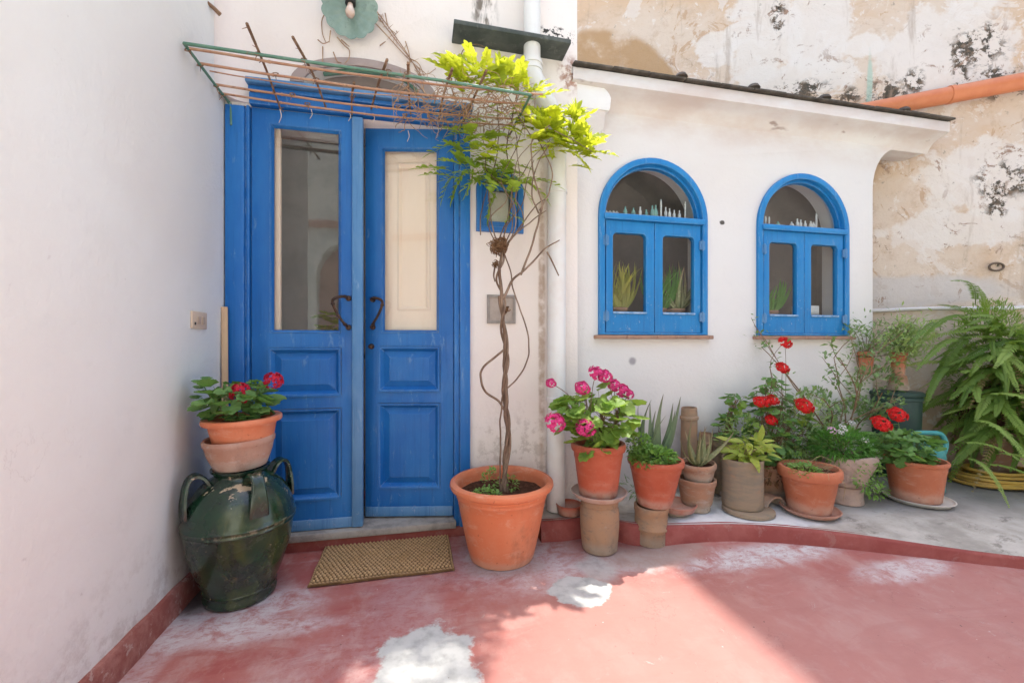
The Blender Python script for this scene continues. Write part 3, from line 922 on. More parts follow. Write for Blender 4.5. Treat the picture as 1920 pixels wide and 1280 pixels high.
# ------------------------------------------------------------------ annexe
AY = 0.12
annexe = thing('annexe', 'low white plastered annexe with two arched blue windows', 'annexe', (2.2, AY, 0))
def an(bm, name, mat, smooth=40):
    o = obj(name, bm, mat, annexe, smooth=smooth)
    o.location = (-2.2, -AY, 0)
    return o
W1, W2 = 1.512, 2.694
HW, SP = 0.392, 1.893
z_top = 2.62
outl = [(0.90, 0.05), (3.327, 0.05), (3.327, 2.22)]
for i in range(9):
    a = R(180 - 90 * i / 8)
    outl.append((3.327 + 0.26 + 0.26 * math.cos(a), 2.23 + 0.33 * math.sin(a)))
outl += [(3.86, 2.56), (3.86, z_top), (0.90, z_top)]
holes = [arch(w, HW - 0.004, 1.128, SP) for w in (W1, W2)]
an(plate(outl, holes, AY, AY + 0.20, 0.006), 'wall', 'annexe')
# roof slab with a coved soffit, white fascia and dark tile edge
bm = bmesh.new()
prof = [(0.13, 2.545), (0.118, 2.56), (0.105, 2.585), (0.082, 2.61), (0.045, 2.63), (-0.005, 2.641), (-0.018, 2.647), (-0.022, 2.715), (-0.018, 2.721), (0.6, 2.815)]
prev = None
for i in range(60):
    x = 0.90 + (3.86 - 0.90) * i / 59
    k = 0.006 * mnoise.noise(Vector((x * 4, 0, 3)))
    ring = [bm.verts.new((x, y + k, z + k * 0.6)) for y, z in prof]
    if prev:
        for j in range(len(prof) - 1):
            bm.faces.new((prev[j], prev[j + 1], ring[j + 1], ring[j]))
    prev = ring
bm.faces.new(prev)
an(bm, 'roof', 'annexe', 50)
bm = bmesh.new()
n = 12
for i in range(n):
    x0 = 0.90 + (3.885 - 0.90) * i / n
    x1 = 0.90 + (3.885 - 0.90) * (i + 1) / n - 0.004
    dz = rnd.uniform(-0.002, 0.002)
    dy = rnd.uniform(-0.005, 0.004)
    t = bmesh.new()
    box(t, x0, x1, -0.044 + dy, 0.62, 2.7275 + dz, 2.742 + dz, 0.004)
    for v in t.verts:
        if v.co.y > 0.3:
            v.co.z += 0.085
    o = an(t, 'roof_tile', 'roof_edge', 30)
for x in (1.62, 2.15, 2.72, 3.42):
    an(lathe([(0.001, 0.024), (0.03, 0.020), (0.042, 0.0)], 10, 0.2, x, centre=(x, -0.02, 2.747)), 'mortar_lump', 'roof_edge', 60)
# plaster hood in the corner
hood = [(0.93, 2.692)]
for i in range(9):
    a = R(90 - 78 * i / 8)
    hood.append((0.96 + 0.205 * math.cos(a) ** 1.0, 2.557 + 0.125 * math.sin(a)))
hood += [(1.155, 2.522), (1.145, 2.502), (0.93, 2.502)]
an(plate(hood, [], 0.01, AY + 0.002, 0.008), 'corner_hood', 'white', 40)
bm = bmesh.new()
prev = None
for z, r in ((2.502, 0.11), (2.41, 0.10), (2.32, 0.05), (2.26, 0.0)):
    ring = [bm.verts.new((x, y, z)) for x, y in ((0.93, AY + 0.001), (0.93, AY - r), (1.03 + r * 0.9, AY - r * 0.9), (1.135 - (0.11 - r) * 0.4, AY + 0.001))]
    if prev:
        for j in range(3):
            bm.faces.new((prev[j], ring[j], ring[j + 1], prev[j + 1]))
    prev = ring
an(bm, 'corbel', 'annexe', 60)
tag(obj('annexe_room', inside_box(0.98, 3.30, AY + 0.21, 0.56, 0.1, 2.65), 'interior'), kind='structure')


def rounded(x0, x1, z0, z1, r):
    p = [(x0, z0), (x1, z0)]
    for i in range(6):
        a = R(90 * i / 5)
        p.append((x1 - r + r * math.cos(a), z1 - r + r * math.sin(a)))
    for i in range(6):
        a = R(90 + 90 * i / 5)
        p.append((x0 + r + r * math.cos(a), z1 - r + r * math.sin(a)))
    return p


def arched_window(cx, label):
    w = thing('arched_window', label, 'window', (cx, AY, 1.13), 'arched blue windows of the annexe')
    def part(name, bm, mat, par=None, sm=30):
        o = obj(name, bm, mat, par or w, smooth=sm)
        return o
    y0 = -0.022
    ob = arch(0, HW, 0.0, SP - 1.13)
    part('frame', plate(ob, [arch(0, HW - 0.040, 0.014, SP - 1.13)], y0, 0.045, 0.005), 'blue_window')
    part('inner_arch', plate(arch(0, HW - 0.039, 0.745, SP - 1.13), [arch(0, HW - 0.054, 0.785, SP - 1.13)], 0.012, 0.05, 0.003), 'blue_window')
    part('transom', box_mesh(-HW + 0.03, HW - 0.03, y0 - 0.014, 0.10, 0.735, 0.772, bev=0.006), 'blue_window')
    part('inner_ledge', box_mesh(-HW + 0.05, HW - 0.05, 0.052, 0.16, 0.745, 0.800, bev=0.003), 'blue_window')
    part('inner_sill', box_mesh(-HW + 0.01, HW - 0.01, 0.050, 0.20, 0.004, 0.105, bev=0.003), 'white')
    part('fanlight_pane', plate(arch(0, HW - 0.045, 0.765, SP - 1.13), [], 0.030, 0.034), 'glass', None, None)
    for s in (-1, 1):
        a, b = sorted((s * 0.002, s * (HW - 0.050)))
        ga, gb = sorted((s * 0.060, s * (HW - 0.050 - 0.048)))
        cs = part('casement', plate(rect(a, b, 0.016, 0.733), [rounded(ga, gb, 0.150, 0.655, 0.03)], y0 + 0.010, 0.030, 0.004), 'blue_window')
        part('pane', box_mesh(ga - 0.01, gb + 0.01, 0.010, 0.014, 0.140, 0.665), 'glass', cs, None)
        # beads worn white on the lower edge
        part('bead', box_mesh(ga - 0.002, gb + 0.002, -0.022, -0.0125, 0.135, 0.1475, bev=0.003), 'bead', cs)
        for z in (0.12, 0.60):
            bm = bmesh.new()
            tube(bm, [(s * (HW - 0.045), y0 - 0.004, z - 0.035), (s * (HW - 0.045), y0 - 0.004, z + 0.035)], 0.0075, None, 8)
            box(bm, *sorted((s * (HW - 0.064), s * (HW - 0.026))), y0 - 0.003, y0 + 0.008, z - 0.028, z + 0.028)
            part('hinge', bm, 'blue_pale', cs, 50)
    # thin brick sill in uneven pieces
    n = 4
    for i in range(n):
        x0 = -HW - 0.03 + (2 * HW + 0.06) * i / n
        x1 = -HW - 0.03 + (2 * HW + 0.06) * (i + 1) / n - 0.003
        t = rnd.uniform(-0.002, 0.002)
        part('sill_brick', box_mesh(x0, x1, -0.045 + t, 0.05, -0.026, -0.002 + t * 0.4, bev=0.004), 'sill')
    return w


arched_window(W1, 'larger looking arched blue window on the left, leafy pot plants behind both panes')
arched_window(W2, 'arched blue window on the right above the red geraniums, clear glass with books inside')

# small bottles on the transoms, behind the fanlight glass
def bottle(x, h, mat, label, group, kind):
    if kind == 0:
        pr = [(0.010, 0), (0.011, h * 0.5), (0.005, h * 0.7), (0.005, h * 0.95), (0.006, h)]
    elif kind == 1:
        pr = [(0.006, 0), (0.007, h * 0.8), (0.004, h)]
    else:
        pr = [(0.014, 0), (0.016, h * 0.3), (0.011, h * 0.6), (0.005, h * 0.75), (0.006, h)]
    o = obj('bottle', lathe(pr, 10), mat, smooth=60)
    o.location = (x, AY + 0.075, 1.9305)
    tag(o, label, 'bottle', group)
def shelf_row(cx, items, where):
    for (dx, h, mat, kind) in items:
        bottle(cx + dx, h, 'bottle_white' if mat else 'bottle_green', ('tiny milky' if mat else 'tiny green') + ' glass bottle behind the fanlight of the ' + where, ('milky' if mat else 'green') + ' bottles in the ' + where, kind)
L = 'window nearer the door'
shelf_row(W1, [(-.30, .02, 1, 2), (-.275, .02, 1, 2), (-.25, .022, 1, 2), (-.225, .02, 1, 2), (-.165, .055, 0, 2), (-.105, .05, 0, 2), (-.055, .06, 1, 0), (-.01, .045, 0, 0), (.035, .075, 0, 2), (.06, .08, 0, 2), (.10, .12, 1, 1), (.135, .07, 1, 0), (.165, .065, 1, 0), (.20, .055, 1, 0), (.24, .055, 1, 0), (.285, .12, 1, 1)], L)
shelf_row(W2, [(-.27, .05, 1, 1), (-.245, .06, 1, 1), (-.215, .06, 1, 1), (-.14, .03, 0, 2), (-.02, .035, 1, 2), (.03, .06, 1, 0), (.06, .055, 1, 0), (.10, .05, 1, 0), (.15, .05, 1, 2), (.175, .045, 1, 2), (.20, .11, 1, 1)], 'window over the red geraniums')

# ------------------------------------------------------------------ old wall behind and beside the annexe
ow = thing('old_wall', 'tall old wall of peeling tan and white plaster with black lichen stains', 'wall', (3.9, 0.28, 0))
d = Vector((0.8914, -0.4532, 0))
nrm = Vector((-0.4532, -0.8914, 0))
bm = bmesh.new()
S0, S1, HH = -0.34, 6.6, 18.0
p0 = Vector((1.5, 1.5, 0))
gs = [S0 + (S1 - S0) * i / 90 for i in range(91)]
gz = [-0.02 + 4.9 * i / 70 for i in range(71)] + [7, 10, 14, HH]
grid = []
for s in gs:
    r_ = []
    for z in gz:
        q = p0 + d * (max(s, (0.13 * z - 0.3) / 0.8914) if z > 4.5 else s)  # unseen upper part added, its slant shapes the shadow edge on the terrace
        k = 0.022 * mnoise.noise(Vector((s * 1.6, z * 1.6, 2))) + 0.008 * mnoise.noise(Vector((s * 6, z * 6, 7)))
        if z < 1.34: k -= 0.012
        q2 = q + nrm * k
        r_.append(bm.verts.new((q2.x, q2.y, z)))
    grid.append(r_)
for i in range(90):
    for j in range(len(gz) - 1):
        bm.faces.new((grid[i][j], grid[i + 1][j], grid[i + 1][j + 1], grid[i][j + 1]))
# give the wall its thickness
geom = bmesh.ops.extrude_face_region(bm, geom=list(bm.faces))
for v in geom['geom']:
    if isinstance(v, bmesh.types.BMVert):
        v.co -= nrm * 0.6
o = obj('plaster', bm, 'old_wall', ow, smooth=40)
bmx = o.data
o.location = (-3.9, -0.28, 0)
def on_old(s, z, off=0.0):
    return p0 + d * s + nrm * off + Vector((0, 0, z))
bm = bmesh.new()
tube(bm, spline([on_old(s, 1.352 + 0.006 * math.sin(s * 7), 0.012) for s in (2.0, 2.4, 2.8, 3.2, 3.6, 4.2)], 4), 0.014, 0.014, 6)
o = obj('plaster_ledge', bm, 'white', ow, smooth=60); o.location = (-3.9, -0.28, 0)
# a crooked nail and a ring left in the wall
for (s, z) in ((3.25, 1.67),):
    bm = bmesh.new()
    tube(bm, [on_old(s, z, 0.02) + d * (0.045 * math.cos(t)) + Vector((0, 0, 0.03 * math.sin(t))) for t in [2 * math.pi * i / 20 for i in range(21)]], 0.008, None, 6)
    o = obj('wall_ring', bm, simple('rust ring', (0.16, 0.12, 0.09), (0.2, 0.15, 0.11), 20, 0.9, 0.1, 0), ow, smooth=60); o.location = (-3.9, -0.28, 0)

# orange pipe fixed along the old wall
op = thing('drain_pipe', 'orange plastic pipe sloping along the old wall above the roof end', 'pipe', tuple(on_old(3.0, 3.0)))
bm = bmesh.new()
pp = [on_old(2.2, 2.955, 0.09), on_old(3.0, 3.02, 0.09), on_old(4.8, 3.17, 0.09)]
tube(bm, pp, 0.062, 0.062, 20)
o = obj('tube', bm, 'orange_pipe', op, smooth=50); o.location = -op.location
for s in (2.9, 4.2):
    bm = bmesh.new()
    z = 2.955 + (s - 2.2) * 0.0827
    tube(bm, [on_old(s, z, 0.09), on_old(s + 0.03, z + 0.0025, 0.09)], 0.067, 0.067, 20)
    o = obj('clamp', bm, 'orange_pipe', op, smooth=50); o.location = -op.location

# ------------------------------------------------------------------ house across the courtyard (seen in the panes)
opp = thing('opposite_house', 'house across the courtyard with an arched passage', 'house', (0, -7.5, 0))
bm = plate([(-9, -0.02), (1.9, -0.02), (1.9, 6.0), (-9, 6.0)], [arch(-1.55, 0.62, -0.01, 2.5, 0.8)], -0.0, 0.4, 0.0)
bm.transform(Matrix.Scale(-1, 4, Vector((0, 1, 0))))
bmesh.ops.reverse_faces(bm, faces=bm.faces)
obj('wall', bm, 'opposite', opp)
obj('passage_back', box_mesh(-3.5, 0.2, -1.6, -1.5, 0, 3.6), 'salmon', opp)
obj('string_course', box_mesh(-9, 1.9, 0.002, 0.05, 3.6, 3.75), 'salmon', opp)
opp2 = thing('opposite_house', 'brown rendered house across the courtyard with a sloping roof', 'house', (0, -8.2, 0))
bm = plate([(1.0, -0.02), (14, -0.02), (14, 7.6), (1.0, 7.6)], [rect(4.2, 5.1, 0.9, 2.2), rect(7.2, 8.1, 1.0, 2.3)], -0.0, 0.4, 0.0)
bm.transform(Matrix.Scale(-1, 4, Vector((0, 1, 0))))
bmesh.ops.reverse_faces(bm, faces=bm.faces)
obj('wall', bm, simple('brown render', (0.34, 0.28, 0.235), (0.26, 0.21, 0.175), 1.5, 0.9, 0.1, 0.3, 20), opp2)
obj('window_back', box_mesh(4.1, 8.2, -0.5, -0.42, 0.8, 2.4), 'interior', opp2)
bm = plate([(2.4, 4.25), (4.6, 4.9), (5.6, 5.6), (6.6, 4.85), (9.6, 4.9), (9.6, 5.0), (6.7, 5.0), (5.6, 5.75), (4.5, 5.05), (2.4, 4.4)], [], -0.55, -0.01, 0.0)
bm.transform(Matrix.Scale(-1, 4, Vector((0, 1, 0))))
bmesh.ops.reverse_faces(bm, faces=bm.faces)
obj('roof', bm, 'roof_edge', opp2)

# ------------------------------------------------------------------ fittings on the house front
# slate shelf through which the downpipe passes
o = tag(obj('slate_shelf', box_mesh(0.185, 0.84, -0.150, 0.005, -0.012, 0.012, bev=0.003), 'slate', loc=(0, 0, 2.778), smooth=30), 'thin dark slate shelf on the wall above the vine', 'shelf')
o.rotation_euler = (R(-1.0), R(0.8), 0)

pipe = thing('downpipe', 'white painted downpipe bending beside the vine and running down to the bed', 'pipe', (0.785, -0.075, 0.12))
def pp_(bm, name, sm=50):
    o = obj(name, bm, 'pipe_white', pipe, smooth=sm)
    o.location = (-0.785, 0.075, -0.12)
    return o
pp_(tube(bmesh.new(), [(0.632, -0.075, 2.66), (0.632, -0.075, 3.6)], 0.048, None, 22), 'upper_pipe')
el = spline([(0.632, -0.075, 2.68), (0.632, -0.075, 2.62), (0.645, -0.075, 2.575), (0.68, -0.075, 2.52)], 6)
pp_(tube(bmesh.new(), el, 0.055, 0.054, 22), 'elbow')
bm = bmesh.new()
for z in (2.625, 2.66):
    lathe([(0.050, z - 0.012), (0.060, z - 0.010), (0.060, z + 0.006), (0.050, z + 0.008)], 22, bm=bm, centre=(0.632, -0.075, 0))
pp_(bm, 'collar')
pp_(tube(bmesh.new(), spline([(0.67, -0.075, 2.53), (0.72, -0.072, 2.46), (0.765, -0.068, 2.39), (0.785, -0.066, 2.32), (0.786, -0.066, 2.25)], 6), 0.048, None, 22), 'slanted_pipe')
bm = bmesh.new()
tube(bm, [(0.786, -0.064, 2.28), (0.783, -0.064, 1.6), (0.781, -0.064, 0.9), (0.779, -0.062, 0.114)], 0.054, 0.052, 22)
pp_(bm, 'lower_pipe')
bm = bmesh.new()
for z in (2.27, 1.95, 0.75):
    lathe([(0.053, z - 0.014), (0.060, z - 0.012), (0.060, z + 0.012), (0.053, z + 0.014)], 22, bm=bm, centre=(0.783, -0.064, 0))
pp_(bm, 'bracket')

# scalloped enamel wall lamp with a bare bulb
lamp = thing('wall_lamp', 'round green scalloped enamel wall lamp with a bare bulb', 'lamp', (-0.345, 0, 2.815))
tl = Matrix.Rotation(R(90 + 14), 3, 'X')
bm = bmesh.new()
segs, rings = 84, [0.0, 0.02, 0.05, 0.09, 0.115, 0.132]
prev = None
for r in rings:
    ring = []
    for i in range(segs):
        a = 2 * math.pi * i / segs
        k = abs(math.sin(a * 7))
        rr = r * (1 + 0.08 * k * (r / 0.132) ** 3) if r else 0.001
        zz = 0.012 + 0.30 * r * r * 3 + 0.004 * k * (r / 0.132)
        ring.append(bm.verts.new(tl @ Vector((rr * math.cos(a), rr * math.sin(a), zz))))
    if prev:
        for i in range(segs):
            j = (i + 1) % segs
            bm.faces.new((prev[i], prev[j], ring[j], ring[i]))
    prev = ring
geom = bmesh.ops.extrude_face_region(bm, geom=list(bm.faces))
for v in geom['geom']:
    if isinstance(v, bmesh.types.BMVert):
        v.co += tl @ Vector((0, 0, -0.003))
o = obj('shade', bm, 'enamel', lamp, loc=(0, -0.055, 0), smooth=50)
bm = bmesh.new()
tube(bm, [(0, 0.0, 0.0), (0, -0.058, 0.004)], 0.02, 0.016, 12)
obj('arm', bm, 'iron', lamp, smooth=50)
bm = lathe([(0.022, 0.0), (0.026, 0.01), (0.026, 0.040), (0.021, 0.044)], 18)
bm.transform(Matrix.Rotation(R(168), 4, 'X'))
obj('socket', bm, 'black', lamp, loc=(0.005, -0.092, 0.040), smooth=50)
bm = lathe([(0.012, 0.0), (0.014, 0.02), (0.022, 0.045), (0.024, 0.06), (0.018, 0.078), (0.001, 0.085)], 18)
bm.transform(Matrix.Rotation(R(168), 4, 'X'))
obj('bulb', bm, 'bulb', lamp, loc=(0.005, -0.100, 0.006), smooth=60)

# cables and dead tendrils from the lamp
tw = thing('dead_creeper', 'dry leafless creeper stems hanging from the green lamp to the trellis', 'creeper', (-0.2, -0.01, 2.9))
bm = bmesh.new()
paths = [[(680, -10), (705, 20), (735, 60), (768, 108), (790, 150)], [(690, 5), (715, 40), (745, 80), (770, 112), (800, 160)], [(700, 40), (730, 72), (765, 110), (800, 140)], [(768, 110), (785, 120), (796, 145)], [(760, 78), (768, 108), (766, 145)],
         [(640, 8), (607, 30), (604, 60), (611, 80)], [(596, 75), (606, 82), (618, 78)], [(620, 58), (617, 80)], [(632, 70), (645, 85), (655, 95), (654, 110), (646, 120)], [(640, 75), (655, 88)], [(605, 88), (605, 117)], [(625, 98), (632, 115), (640, 118)], [(722, 25), (728, 50), (742, 64)], [(745, 62), (743, 58)], [(712, 86), (723, 78)]]
for p in paths:
    q = [at(u, v, -0.012 - 0.012 * rnd.random()) for u, v in p]
    tube(bm, spline(q, 5), 0.0034, 0.0018, 5)
for k in range(26):
    t = rnd.random()
    u, v = 705 + 85 * t, 25 + 110 * t
    q = [at(u, v, -0.015), at(u + rnd.uniform(-14, 14), v + rnd.uniform(-12, 14), -0.03)]
    tube(bm, q, 0.0018, 0.0008, 4)
o = obj('stems', bm, 'twig', tw); o.location = -tw.location
o['kind'] = 'stuff'

# small blue wall cupboard window behind the vine
sw = thing('small_window', 'small dark blue arched window half hidden behind the vine', 'window', (0.46, 0, 1.71))
def swp(bm, n, m_):
    o = obj(n, bm, m_, sw, smooth=30); o.location = (-0.46, 0, -1.71); return o
swp(plate(arch(0.46, 0.138, 1.712, 1.955, 0.112), [arch(0.46, 0.105, 1.742, 1.955, 0.08)], -0.020, 0.05, 0.004), 'frame', 'blue')
swp(plate(rect(0.356, 0.564, 1.743, 1.99), [rect(0.395, 0.525, 1.775, 1.96)], -0.004, 0.03, 0.003), 'sash', 'blue')
swp(box_mesh(0.375, 0.545, 0.015, 0.018, 1.76, 1.98), 'pane', 'glass')
swp(box_mesh(0.40, 0.52, 0.045, 0.05, 1.77, 1.96), 'picture', 'pale_frame')
swp(box_mesh(0.34, 0.58, 0.20, 0.22, 1.72, 2.06), 'back_board', 'interior')

# square meter plate
mp = thing('meter_plate', 'square grey metal plate with a dark tap on the wall behind the vine', 'plate', (0.468, 0, 1.27))
o = obj('frame', plate(rect(-0.083, 0.083, -0.082, 0.082), [rect(-0.068, 0.068, -0.067, 0.067)], -0.014, 0.003, 0.002), 'metal_grey', mp, smooth=30)
obj('cover', box_mesh(-0.069, 0.069, -0.006, 0.002, -0.068, 0.068), simple('plate cover', (0.42, 0.36, 0.31), (0.34, 0.29, 0.25), 14, 0.7, 0.3, 0.2), mp)
bm = bmesh.new()
tube(bm, spline([(0.02, 0, 0), (0.02, -0.035, 0.003), (0.018, -0.05, -0.008), (0.016, -0.052, -0.024)], 4), 0.008, 0.007, 8)
tube(bm, [(0.0, -0.03, 0.012), (0.04, -0.03, 0.012)], 0.005, None, 6)
obj('tap', bm, 'iron', mp, smooth=50)

# light switch, stick, wall cleats
ls = thing('doorbell_plate', 'beige doorbell switch plate on the white side wall', 'switch', (-0.95, -0.282, 1.175))
obj('plate', box_mesh(-0.0005, 0.009, -0.065, 0.065, -0.038, 0.038, bev=0.004), 'ivory', ls, smooth=30)
for y in (-0.012, 0.026):
    obj('button', box_mesh(0.009, 0.0125, y - 0.012, y + 0.012, -0.018, 0.016, bev=0.002), simple('button', (0.48, 0.37, 0.27), (0.44, 0.33, 0.24), 20, 0.5, 0.4, 0), ls, smooth=30)
obj('key_dot', box_mesh(0.009, 0.0118, -0.050, -0.040, -0.022, -0.010, bev=0.001), 'black', ls)
bm = bmesh.new()
box(bm, -0.014, 0.014, -0.006, 0.006, 0, 0.86, 0.003)
o = tag(obj('wooden_lath', bm, 'wood', loc=(-0.925, -0.070, 0.395), smooth=30), 'thin wooden lath leaning upright in the corner by the door', 'stick')
o.rotation_euler = (R(-1.5), R(-0.3), R(20))
# what the lath stands on: a stacked brick behind the jar
tag(obj('brick_stub', box_mesh(-0.945, -0.86, -0.13, -0.045, 0.0, 0.394, bev=0.008), 'terracotta_old', smooth=30), 'upright clay block in the corner behind the glazed jar', 'block')
bm = tube(bmesh.new(), [at(388, 5, -0.19), at(400, 15, -0.165), at(413, 28, -0.14)], 0.008, 0.010, 6)
tag(obj('wall_peg', bm, 'stick', smooth=50), 'short weathered wooden peg in the wall at the top left', 'peg')

# ------------------------------------------------------------------ trellis over the door
tr = thing('trellis', 'flat trellis of bamboo canes in a green rod frame over the door', 'trellis', (-0.2, 0, 2.28))
TZ = 2.285
def tp(bm, n, m_, sm=50):
    o = obj(n, bm, m_, tr, smooth=sm); o.location = (0.2, 0, -2.28); return o
XL, XR, YF = -0.93, 0.528, -0.44
tp(tube(bmesh.new(), [(XL, YF, TZ + 0.006), (-0.5, YF, TZ - 0.002), (0.1, YF, TZ - 0.008), (XR, YF, TZ - 0.02)], 0.0068, None, 8), 'front_rod', 'green_rod')
tp(tube(bmesh.new(), [(XL, YF, TZ + 0.006), (XL, -0.2, TZ), (XL, 0.01, TZ)], 0.0062, None, 8), 'end_rod', 'green_rod')
tp(tube(bmesh.new(), [(XR, YF, TZ - 0.02), (XR - 0.01, -0.2, TZ - 0.02), (XR - 0.02, 0.01, TZ - 0.02)], 0.0062, None, 8), 'end_rod', 'green_rod')
tp(tube(bmesh.new(), [(XL, -0.02, TZ), (XL + 0.012, -0.025, TZ - 0.03), (XL + 0.015, -0.032, TZ - 0.12)], 0.008, 0.005, 7), 'rod_foot', 'green_rod')
for (y, r, x0, x1, dz, sag) in ((-0.405, 0.0058, XL + 0.0, XR + 0.07, 0.010, 0.020), (-0.307, 0.0058, XL - 0.01, XR + 0.03, 0.010, 0.018), (-0.265, 0.003, XL + 0.02, 0.1, 0.004, 0.016), (-0.155, 0.0055, XL - 0.01, XR, 0.010, 0.024), (-0.080, 0.0052, XL - 0.04, XR - 0.02, 0.010, 0.024)):
    pts = [(x0 + (x1 - x0) * i / 10, y + 0.006 * mnoise.noise(Vector((i * 0.5, y * 20, 0))), TZ + dz - sag * math.sin(math.pi * i / 10) + 0.003 * mnoise.noise(Vector((i * 0.7, y * 9, 4)))) for i in range(11)]
    bm = tube(bmesh.new(), spline(pts, 2), r, r * 0.8, 8)
    for q in (2, 5, 8):
        p = pts[q]
        tube(bm, [(p[0] - 0.004, p[1], p[2]), (p[0] + 0.004, p[1], p[2])], r * 1.25, None, 8)
    tp(bm, 'cane', 'cane')
for (u0, v0, u1, v1, yf) in ((463, 65, 526, 205, -0.60), (549, 72, 612, 205, -0.56), (726, 112, 696, 205, -0.50), (765, 118, 770, 215, -0.48), (848, 132, 822, 228, -0.50), (912, 134, 868, 230, -0.52), (664, 158, 660, 215, -0.30)):
    a, b = at(u0, v0, yf), at(u1, v1, -0.03)
    a = Vector((a.x, a.y, max(a.z, TZ + 0.015)))
    mid = (a + b) / 2 + Vector((rnd.uniform(-.01, .01), 0, 0.012))
    bm = tube(bmesh.new(), spline([a, mid, b], 6), 0.0062, 0.0045, 6)
    for t in range(9):
        q = a.lerp(b, rnd.random())
        tube(bm, [q, q + Vector((rnd.uniform(-.02, .02), rnd.uniform(-.02, .02), rnd.uniform(-.03, .02)))], 0.002, 0.001, 4)
    tp(bm, 'cross_stick', 'stick')
# wire ties
bm = bmesh.new()
for (x, y) in [(XL, -0.405), (XL, -0.307), (XL, -0.155), (XL, -0.08), (-0.66, YF), (-0.48, YF), (-0.13, YF), (-0.05, YF), (0.14, YF), (-0.63, -0.307), (-0.46, -0.307), (-0.60, -0.155), (-0.10, -0.155), (-0.07, -0.08), (-0.55, -0.08)]:
    c0 = Vector((x, y, TZ + 0.004))
    for k in range(3):
        pts = [c0 + Vector((rnd.uniform(-.004, .004) + 0.011 * math.cos(t), 0.011 * math.sin(t) * 0.6, 0.011 * math.sin(t))) for t in [2 * math.pi * i / 8 for i in range(9)]]
        tube(bm, pts, 0.0018, None, 4)
    tube(bm, [c0, c0 + Vector((rnd.uniform(-.02, .02), -0.01, -0.035))], 0.003, 0.001, 4)
o = tp(bm, 'wire_ties', 'stick')
o['kind'] = 'stuff'
# loose strings hanging below the canes
M['string'] = simple('pale string', (0.6, 0.5, 0.42), (0.5, 0.4, 0.34), 20, 0.9, 0.1, 0)
for (u, v, L_) in ((525, 205, .07), (583, 205, .05), (655, 210, .05), (700, 215, .04), (820, 225, .10), (870, 235, .08), (765, 245, .06)):
    p = at(u, v, -0.075)
    tp(tube(bmesh.new(), spline([p, p + Vector((0.006, 0, -L_ * 0.5)), p + Vector((-0.004, -0.003, -L_))], 4), 0.0022, 0.0016, 5), 'string', M['string'])


# ------------------------------------------------------------------ pots
def pot_profile(R0, R1, h, rim_h=0.03, rim_w=0.012, wall=0.008, ridge=True, step=None):
    """outer then inner profile of a flower pot, base radius R0, rim radius R1 (over the lip)"""
    rb = R1 - rim_w
    p = [(R0 - 0.006, 0.0), (R0, 0.006)]
    n = 5
    zt = h - rim_h
    for i in range(1, n + 1):
        t = i / n
        p.append((R0 + (rb - R0) * t, 0.006 + (zt - 0.006) * t))
    if ridge:
        p.insert(-1, (p[-2][0] + (p[-1][0] - p[-2][0]) * .35 + 0.002, p[-2][1] + (p[-1][1] - p[-2][1]) * .35))
    p += [(R1 - 0.003, zt + 0.003), (R1, zt + rim_h * 0.35), (R1, zt + rim_h * 0.75), (R1 - 0.004, h), (R1 - rim_w - wall * 0.6, h), (R1 - rim_w - wall, h - 0.006), (R1 - rim_w - wall - 0.004, h - rim_h), (R0 - wall, 0.012)]
    return p


def soil_disc(parent, r, z, name='soil'):
    bm = bmesh.new()
    n, rings = 28, 6
    cv = bm.verts.new((0, 0, z + 0.006))
    prev = None
    for k in range(1, rings + 1):
        rr = r * k / rings
        ring = [bm.verts.new((rr * math.cos(2 * math.pi * i / n), rr * math.sin(2 * math.pi * i / n), z + 0.010 * mnoise.noise(Vector((rr * 30 * math.cos(i), rr * 30 * math.sin(i), z * 10 + i * 0.3))))) for i in range(n)]
        for i in range(n):
            j = (i + 1) % n
            if prev is None:
                bm.faces.new((cv, ring[i], ring[j]))
            else:
                bm.faces.new((prev[i], ring[i], ring[j], prev[j]))
        prev = ring
    return obj(name, bm, 'soil', parent, smooth=180)


def saucer(loc, r, h, mat, label, name='saucer', group=None, tilt=(0, 0), wob=0.01):
    o = obj(name, lathe([(r * 0.80, 0), (r * 0.86, 0.003), (r * 0.97, h * 0.8), (r, h), (r - 0.006, h + 0.001), (r * 0.94, h * 0.75), (r * 0.80, 0.010), (0.0005, 0.009)], 44, wob, r), mat, smooth=50)
    o.location = loc
    o.rotation_euler = (R(tilt[0]), R(tilt[1]), 0)
    return tag(o, label, 'saucer', group)


# ------------------------------------------------------------------ leaves, flowers and plant builders
def mesh_of(name, bm, mat, smooth=True):
    me = bpy.data.meshes.new(name)
    bm.normal_update()
    bm.to_mesh(me)
    bm.free()
    me.materials.append(M[mat])
    if smooth:
        me.shade_smooth()
    return me


def round_leaf(mat, seed, lobes=7, cup=0.28, petiole=0.0):
    """geranium leaf: scalloped, pleated disc with a notch at the stalk; unit diameter"""
    q = random.Random(seed)
    bm = bmesh.new()
    n = lobes * 4
    c0 = bm.verts.new((0, 0.16, -0.03))
    mid, out = [], []
    for i in range(n + 1):
        t = i / n
        a = R(-90 + 22 + (360 - 44) * t)
        sc = 0.5 * (1 + 0.09 * math.cos(2 * math.pi * lobes * t + math.pi) + q.uniform(-.03, .03))
        fold = 0.035 * math.cos(2 * math.pi * lobes * t)
        for lst, f in ((mid, 0.55), (out, 1.0)):
            r = sc * f
            lst.append(bm.verts.new((r * math.cos(a), 0.34 + r * math.sin(a), cup * r * r * 1.5 + fold * f + q.uniform(-.012, .012))))
    for i in range(n):
        bm.faces.new((c0, mid[i], mid[i + 1]))
        bm.faces.new((mid[i], out[i], out[i + 1], mid[i + 1]))
    return mesh_of('round_leaf', bm, mat)


